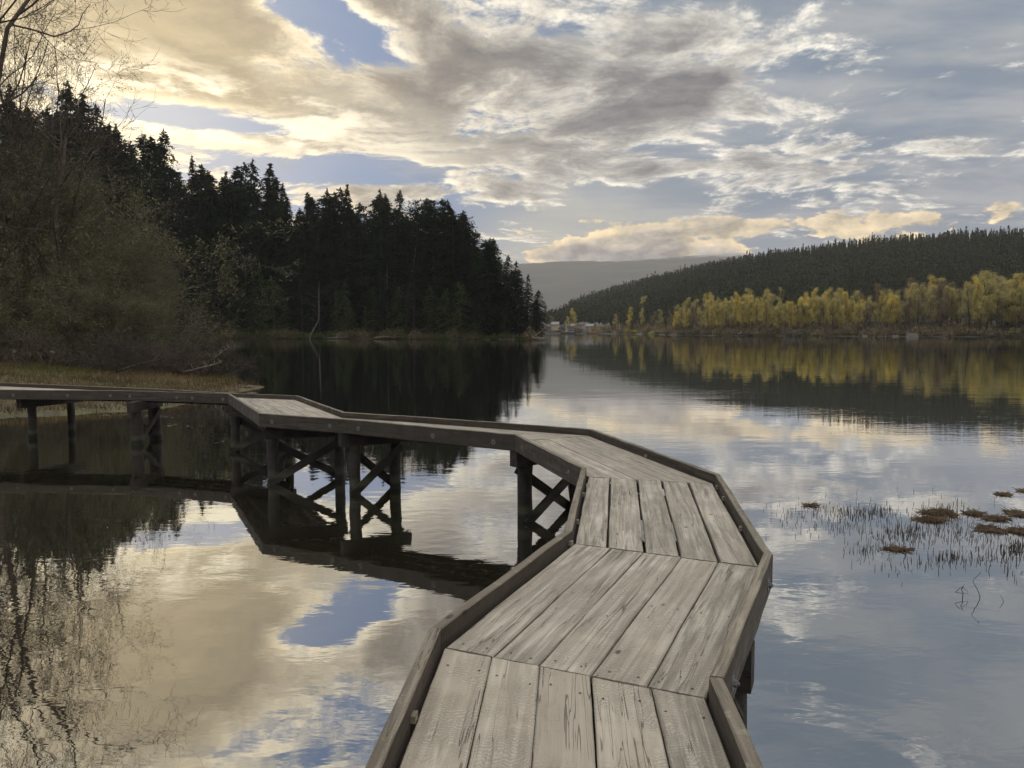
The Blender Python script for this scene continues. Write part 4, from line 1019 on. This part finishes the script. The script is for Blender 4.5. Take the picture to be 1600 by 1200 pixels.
WL = [(-75, 52, 265, 0, 1.0, 'olive leafed willow outside the left end of the brush'), (-10, 56, 290, 1, 1.0, 'tall olive willow at the left edge behind the boardwalk'), (55, 58, 262, 2, 1.0, 'tallest leafy willow below the bare twigs'),
      (118, 56, 262, 0, .9, 'leafy willow under the bare alder crown'), (155, 52, 320, 1, .85, 'willow in the middle of the brush with pale young leaves'), (188, 50, 352, 2, .75, 'willow stepping down towards the wood'),
      (214, 49, 392, 0, .75, 'rounded pale leafed willow near the right side of the brush'), (236, 47, 440, 1, .75, 'lower willow at the right edge of the brush'), (20, 44, 400, 2, .9, 'dark low willow in front at the left edge'),
      (105, 45, 420, 1, .9, 'low spreading willow in front of the tall ones'), (205, 45, 455, 0, .95, 'twiggy low willow in front of the middle of the brush')]
for j, (px, Y, top, i, k, lb) in enumerate(WL): at_shrub(wl, i, px, Y, top, k*(.95 if px > 180 else 1.12), lb, 'willow', 'willow', 10, (2.9 if px > 200 else None))
ba = Protos([shrub_proto('alder', None, 'redtwig', 51, 20, 1, .05, 0, 0, levels=4, lean=(.10, 0), single=True, r0=.0085, up=.25), shrub_proto('alder', None, 'redtwig', 52, 20, 2, .22, 0, 0, levels=4, lean=(.05, 0), single=True, r0=.009, up=.2),
             shrub_proto('alder', 'shrubleaf', 'redtwig', 53, 20, 1, .05, .06, 2500, levels=4, lean=(.12, 0), single=True, r0=.008, up=.2)])
for px, Y, top, i, k, rz, lb in ((72, 50, 20, 0, 1.0, 0, 'bare reddish alder with the fine spreading crown above the willows'), (-14, 47, -240, 1, 1.0, .4, 'big bare alder at the left edge reaching out of the top of the picture'),
                                 (8, 60, 60, 2, 1.0, 1.2, 'bare alder with a few buds behind the big one'), 
                                 (-70, 50, -120, 0, 1.0, .6, 'bare alder outside the left edge'), (30, 52, -60, 2, .8, 3.0, 'lofty thin bare alder mirrored in the water at lower left')):
    at_shrub(ba, i, px, Y, top, k, lb, 'alder', 'alder', 20, rz)
db = Protos([shrub_proto('dead_shrub', None, 'bark', 61, 3, 9, 1.1, 0, 0, levels=3, up=.05, r0=.012), shrub_proto('dead_shrub', None, 'redtwig', 62, 3, 8, 1.4, 0, 0, levels=3, up=.0, r0=.012)])
dl = ['at the water under the right end of the brush', 'beside the bleached branch', 'low in front of the willows', 'on the right slope of the bank', 'nearest the grassy tip', 'among the low willows', 'in the middle of the bank edge', 'at the left over the bright grass', 'behind the tan grass', 'drooping towards the water']
for i, (px, Y, top) in enumerate(((270, 43.5, 500), (300, 43.5, 515), (235, 42, 500), (290, 41, 530), (318, 42.5, 530), (200, 41, 510), (150, 40, 505), (60, 38, 505), (180, 38, 540), (255, 40, 535))):
    at_shrub(db, i, px, Y, top, 1.25, 'tangle of dead dark twigs '+dl[i], 'dead shrub', 'dead_shrub', 3)
dead_branch('dead_branch', at(318, 42, .9), at(364, 41, 2.0), .05, 8, M['drift'], 'bleached forked dead branch reaching over the dark water', 9, .35, 'dead branch')
dead_branch('dead_branch', at(285, 40, .6), at(346, 40, 1.1), .05, 9, M['drift'], 'long grey dead branch just under the bleached one', 9, .3, 'dead branch')
dead_branch('dead_branch', at(150, 37, .5), at(262, 36, 1.5), .06, 12, M['bark'], 'long dark fallen limb across the bank grass', 9, .25, 'dead branch')
dead_branch('driftwood_log', at(352, 36.6, .08), at(402, 36.2, .10), .10, 14, M['drift'], 'bleached driftwood log at the tip of the grassy bank', 4, .15, 'driftwood')
dead_branch('driftwood_log', at(330, 34.5, .08), at(372, 35.5, .12), .07, 15, M['drift'], 'thin driftwood stick beside the log on the bank tip', 4, .15, 'driftwood')
# grass and fallen litter on the bank
gm = foliage('bank_grass_blades', (.075, .06, .032), (.22, .165, .085), scale=.35, trans=.3)
gm2 = foliage('green_bank_grass', (.05, .07, .015), (.13, .17, .035), scale=.5, trans=.3)
def blades(name, mt, n, xr, yr, test, hr, seed, lab):
    g = np.random.default_rng(seed); x = g.uniform(*xr, n); y = g.uniform(*yr, n); z = spit_z(x, y); k = test(x, y, z, g); x, y, z = x[k], y[k], z[k]; n = len(x)
    h = g.uniform(*hr, n); a = g.random(n)*6.28; w = .018; tl = g.normal(0, .45, (n, 2))*h[:, None]
    p0 = np.stack([x-np.cos(a)*w, y-np.sin(a)*w, z-.03], -1); p1 = np.stack([x+np.cos(a)*w, y+np.sin(a)*w, z-.03], -1); p2 = np.stack([x+tl[:, 0], y+tl[:, 1], z+h], -1)
    mb = MB(); mb.tris(p0, p1, p2); tag(mb.build(name, mt), lab, 'grass', kind='stuff')
greenish = lambda x, y: vnoise(x, y, 3.5, 7)+.25*np.clip((-x-20)/8, -1, 1)
blades('dry_grass', gm, 90000, (-42, -11), (22, 58), lambda x, y, z, g: (z > .02) & (greenish(x, y) < .62+g.uniform(-.1, .1, len(x))), (.08, .32), 91, 'dry tan grass and litter on the bank')
blades('green_grass', gm2, 60000, (-48, -13), (22, 50), lambda x, y, z, g: (z > .02) & (greenish(x, y) > .56+g.uniform(-.1, .1, len(x))), (.10, .34), 92, 'fresh green grass patches on the bank')

# ------------------------------------------------------------------ marsh stubble and floating debris on the right
mm = foliage('drowned_stems', (.06, .042, .028), (.17, .125, .085), scale=3.0, trans=.1)
g = np.random.default_rng(101); n = 2000
cx = []; CL = [(1275, 797, 45, 7, 5), (1345, 802, 40, 8, 9), (1372, 800, 14, 8, 4), (1470, 806, 34, 12, 10), (1330, 826, 55, 9, 6), (1415, 832, 26, 9, 8), (1398, 850, 40, 10, 5), (1345, 858, 18, 8, 3), (1480, 830, 36, 12, 6), (1555, 840, 50, 16, 9),
               (1590, 858, 14, 8, 6), (1480, 872, 20, 6, 4), (1445, 880, 45, 12, 3), (1540, 872, 30, 8, 3), (1240, 815, 25, 12, 1.5), (1380, 885, 30, 14, 1.2), (1640, 850, 50, 40, 10), (1590, 885, 20, 12, 1.5), (1430, 790, 120, 16, 2.5), (1700, 830, 60, 40, 10)]
w_ = np.array([c_[4] for c_ in CL]); ci = g.choice(len(CL), n, p=w_/w_.sum()); C_ = np.array([c_[:4] for c_ in CL])[ci]
pxx = C_[:, 0]+g.normal(0, 1, n)*C_[:, 2]*.75; pyy = C_[:, 1]+g.normal(0, 1, n)*C_[:, 3]*.8
P_ = np.array([un(a, b_, 0) for a, b_ in zip(pxx, pyy)]); h = g.gamma(3, .0105, n)+.012; a = g.random(n)*6.28; wd = .0042; bent = g.random(n) < .28; tl = g.normal(0, .22, (n, 2))*h[:, None]+np.where(bent, 1.0, 0.0)[:, None]*g.normal(0, .05, (n, 2)); h = np.where(bent, h*.5, h)
dx = np.stack([np.cos(a)*wd, np.sin(a)*wd, 0*a], -1); top = P_+np.stack([tl[:, 0], tl[:, 1], h], -1)
mb = MB(); q0 = P_-np.array([0, 0, .05])
mb.add(np.stack([q0-dx, q0+dx, top+dx*.6, top-dx*.6], 1).reshape(-1, 3), np.arange(n*4).reshape(-1, 4))
dy_ = np.stack([-np.sin(a)*wd, np.cos(a)*wd, 0*a], -1)
mb.add(np.stack([q0-dy_, q0+dy_, top+dy_*.6, top-dy_*.6], 1).reshape(-1, 3), np.arange(n*4).reshape(-1, 4))
tag(mb.build('marsh_stubble', mm), 'drowned brown reed stubble poking out of the water at right', 'reeds', kind='stuff')
def mat_of_debris(px, py, w, d, nst, seed, label):
    g = np.random.default_rng(seed); p = un(px, py, 0); mb = MB(); n = int(nst*.42)
    r1 = np.sqrt(g.random(n)); th = g.random(n)*6.28; lump = .62+.35*np.sin(th*3+seed)+.3*np.sin(th*7+seed)*g.random(n)+.25*g.random(n)
    c = np.stack([np.cos(th)*r1*w/2*lump, np.sin(th)*r1*d/2*lump, .004+.028*g.random(n)*(1-r1**2)], -1); a = g.normal(0, .9, n)
    ax = np.stack([np.cos(a), np.sin(a), g.normal(0, .22, n)], -1)*(g.uniform(.03, .13, n))[:, None]; bx = np.stack([-np.sin(a)*.5, np.cos(a)*.5, .8+0*a], -1)*(g.uniform(.003, .006, n))[:, None]
    mb.quads(c, ax, bx); o = mb.build('reed_raft', mm); o.location = p; return tag(o, label, 'reed raft')
for i, q in enumerate(((1469, 802, .62, .55, 1500, 'biggest floating raft of brown dead reeds'), (1455, 813, .5, .30, 900, 'thin raft of dead reeds just in front of the biggest'), (1521, 803, .30, .26, 500, 'small reed raft right of the biggest'), (1591, 803, .42, .42, 900, 'reed raft at the right edge, furthest back'),
                       (1556, 811, .42, .22, 700, 'flat pale reed raft between the edge raft and the small one'), (1545, 828, .38, .40, 1000, 'dark thick reed raft in front of the flat pale one'), (1596, 831, .42, .42, 900, 'reed raft at the right edge, nearest'),
                       (1405, 859, .45, .14, 280, 'thin line of dead reeds lying nearest the viewer'), (1568, 773, .25, .12, 250, 'small dark clump of reeds alone far out on the water'), (1600, 768, .22, .12, 250, 'dark clump of reeds at the edge, farthest out'), (1265, 790, .25, .10, 120, 'faint little reed raft at the left end of the stubble'))):
    mat_of_debris(q[0], q[1], q[2]*.8, q[3]*.75, q[4], 200+i, q[5])
def stick(px, py, pts, rad, label):
    p = un(px, py, 0); mb = MB(); mb.smooth = True; pts = np.array(pts, float); mb.tube(pts, np.linspace(rad, rad*.5, len(pts)), 6); o = mb.build('twig', M['post']); o.location = p; return tag(o, label, 'twig')
stick(1503, 934, [(0, 0, -.1), (.01, 0, .05), (-.01, 0, .09), (.015, 0, .13), (-.05, -.02, .10), (-.07, 0, .06), (0, .01, .045), (.07, .01, .04), (.05, 0, .08), (.0, 0, .1)], .004, 'curled twig standing in open water below the stubble')
stick(1531, 934, [(0, 0, -.08), (0, 0, .02), (-.03, 0, .09), (-.08, 0, .17), (-.07, 0, .2), (0, 0, .27)], .004, 'bent twig right of the curled one')
stick(1567, 940, [(.02, 0, -.05), (.0, 0, .02), (-.03, 0, .07)], .003, 'tiny leaning twig nearest the lower right')
# pale flecks laid on the water as painted sky glints near the bank
g = np.random.default_rng(77); mb = MB(); pts = []
for px, py, n in ((342, 690, 4), (265, 664, 8), (300, 666, 4), (385, 573, 6), (240, 650, 20), (170, 648, 26), (500, 578, 3), (620, 600, 4)):
    for _ in range(n): pts.append(un(px+g.normal(0, 9 if n < 20 else 30), py+g.normal(0, 1.6), .006))
c = np.array([tuple(p) for p in pts]); a = np.stack([g.uniform(.02, .07, len(c)), g.normal(0, .02, len(c)), 0*c[:, 0]], -1); b_ = np.stack([g.normal(0, .01, len(c)), g.uniform(.012, .03, len(c)), 0*c[:, 0]], -1)
mb.quads(c, a, b_); tag(mb.build('glint_flecks', M['drift']), 'pale flecks painted in as sky glints on the water by the bank', 'leaves', kind='stuff')

# ------------------------------------------------------------------ air
HAZE = 0.00011
if HAZE:
    m, t, o = mat('air'); p = t.nodes.new('ShaderNodeVolumePrincipled'); p.inputs['Color'].default_value = (.80, .80, .88, 1); p.inputs['Density'].default_value = HAZE; p.inputs['Anisotropy'].default_value = .2
    t.links.new(p.outputs[0], o.inputs['Volume'])
    mb = MB(); mb.hexa([(-6300, -430, -3.6), (6300, -430, -3.6), (6300, 8300, -3.6), (-6300, 8300, -3.6), (-6300, -430, 500), (6300, -430, 500), (6300, 8300, 500), (-6300, 8300, 500)])
    tag(mb.build('haze', m), 'thin grey evening haze over the inlet', 'haze', kind='stuff')
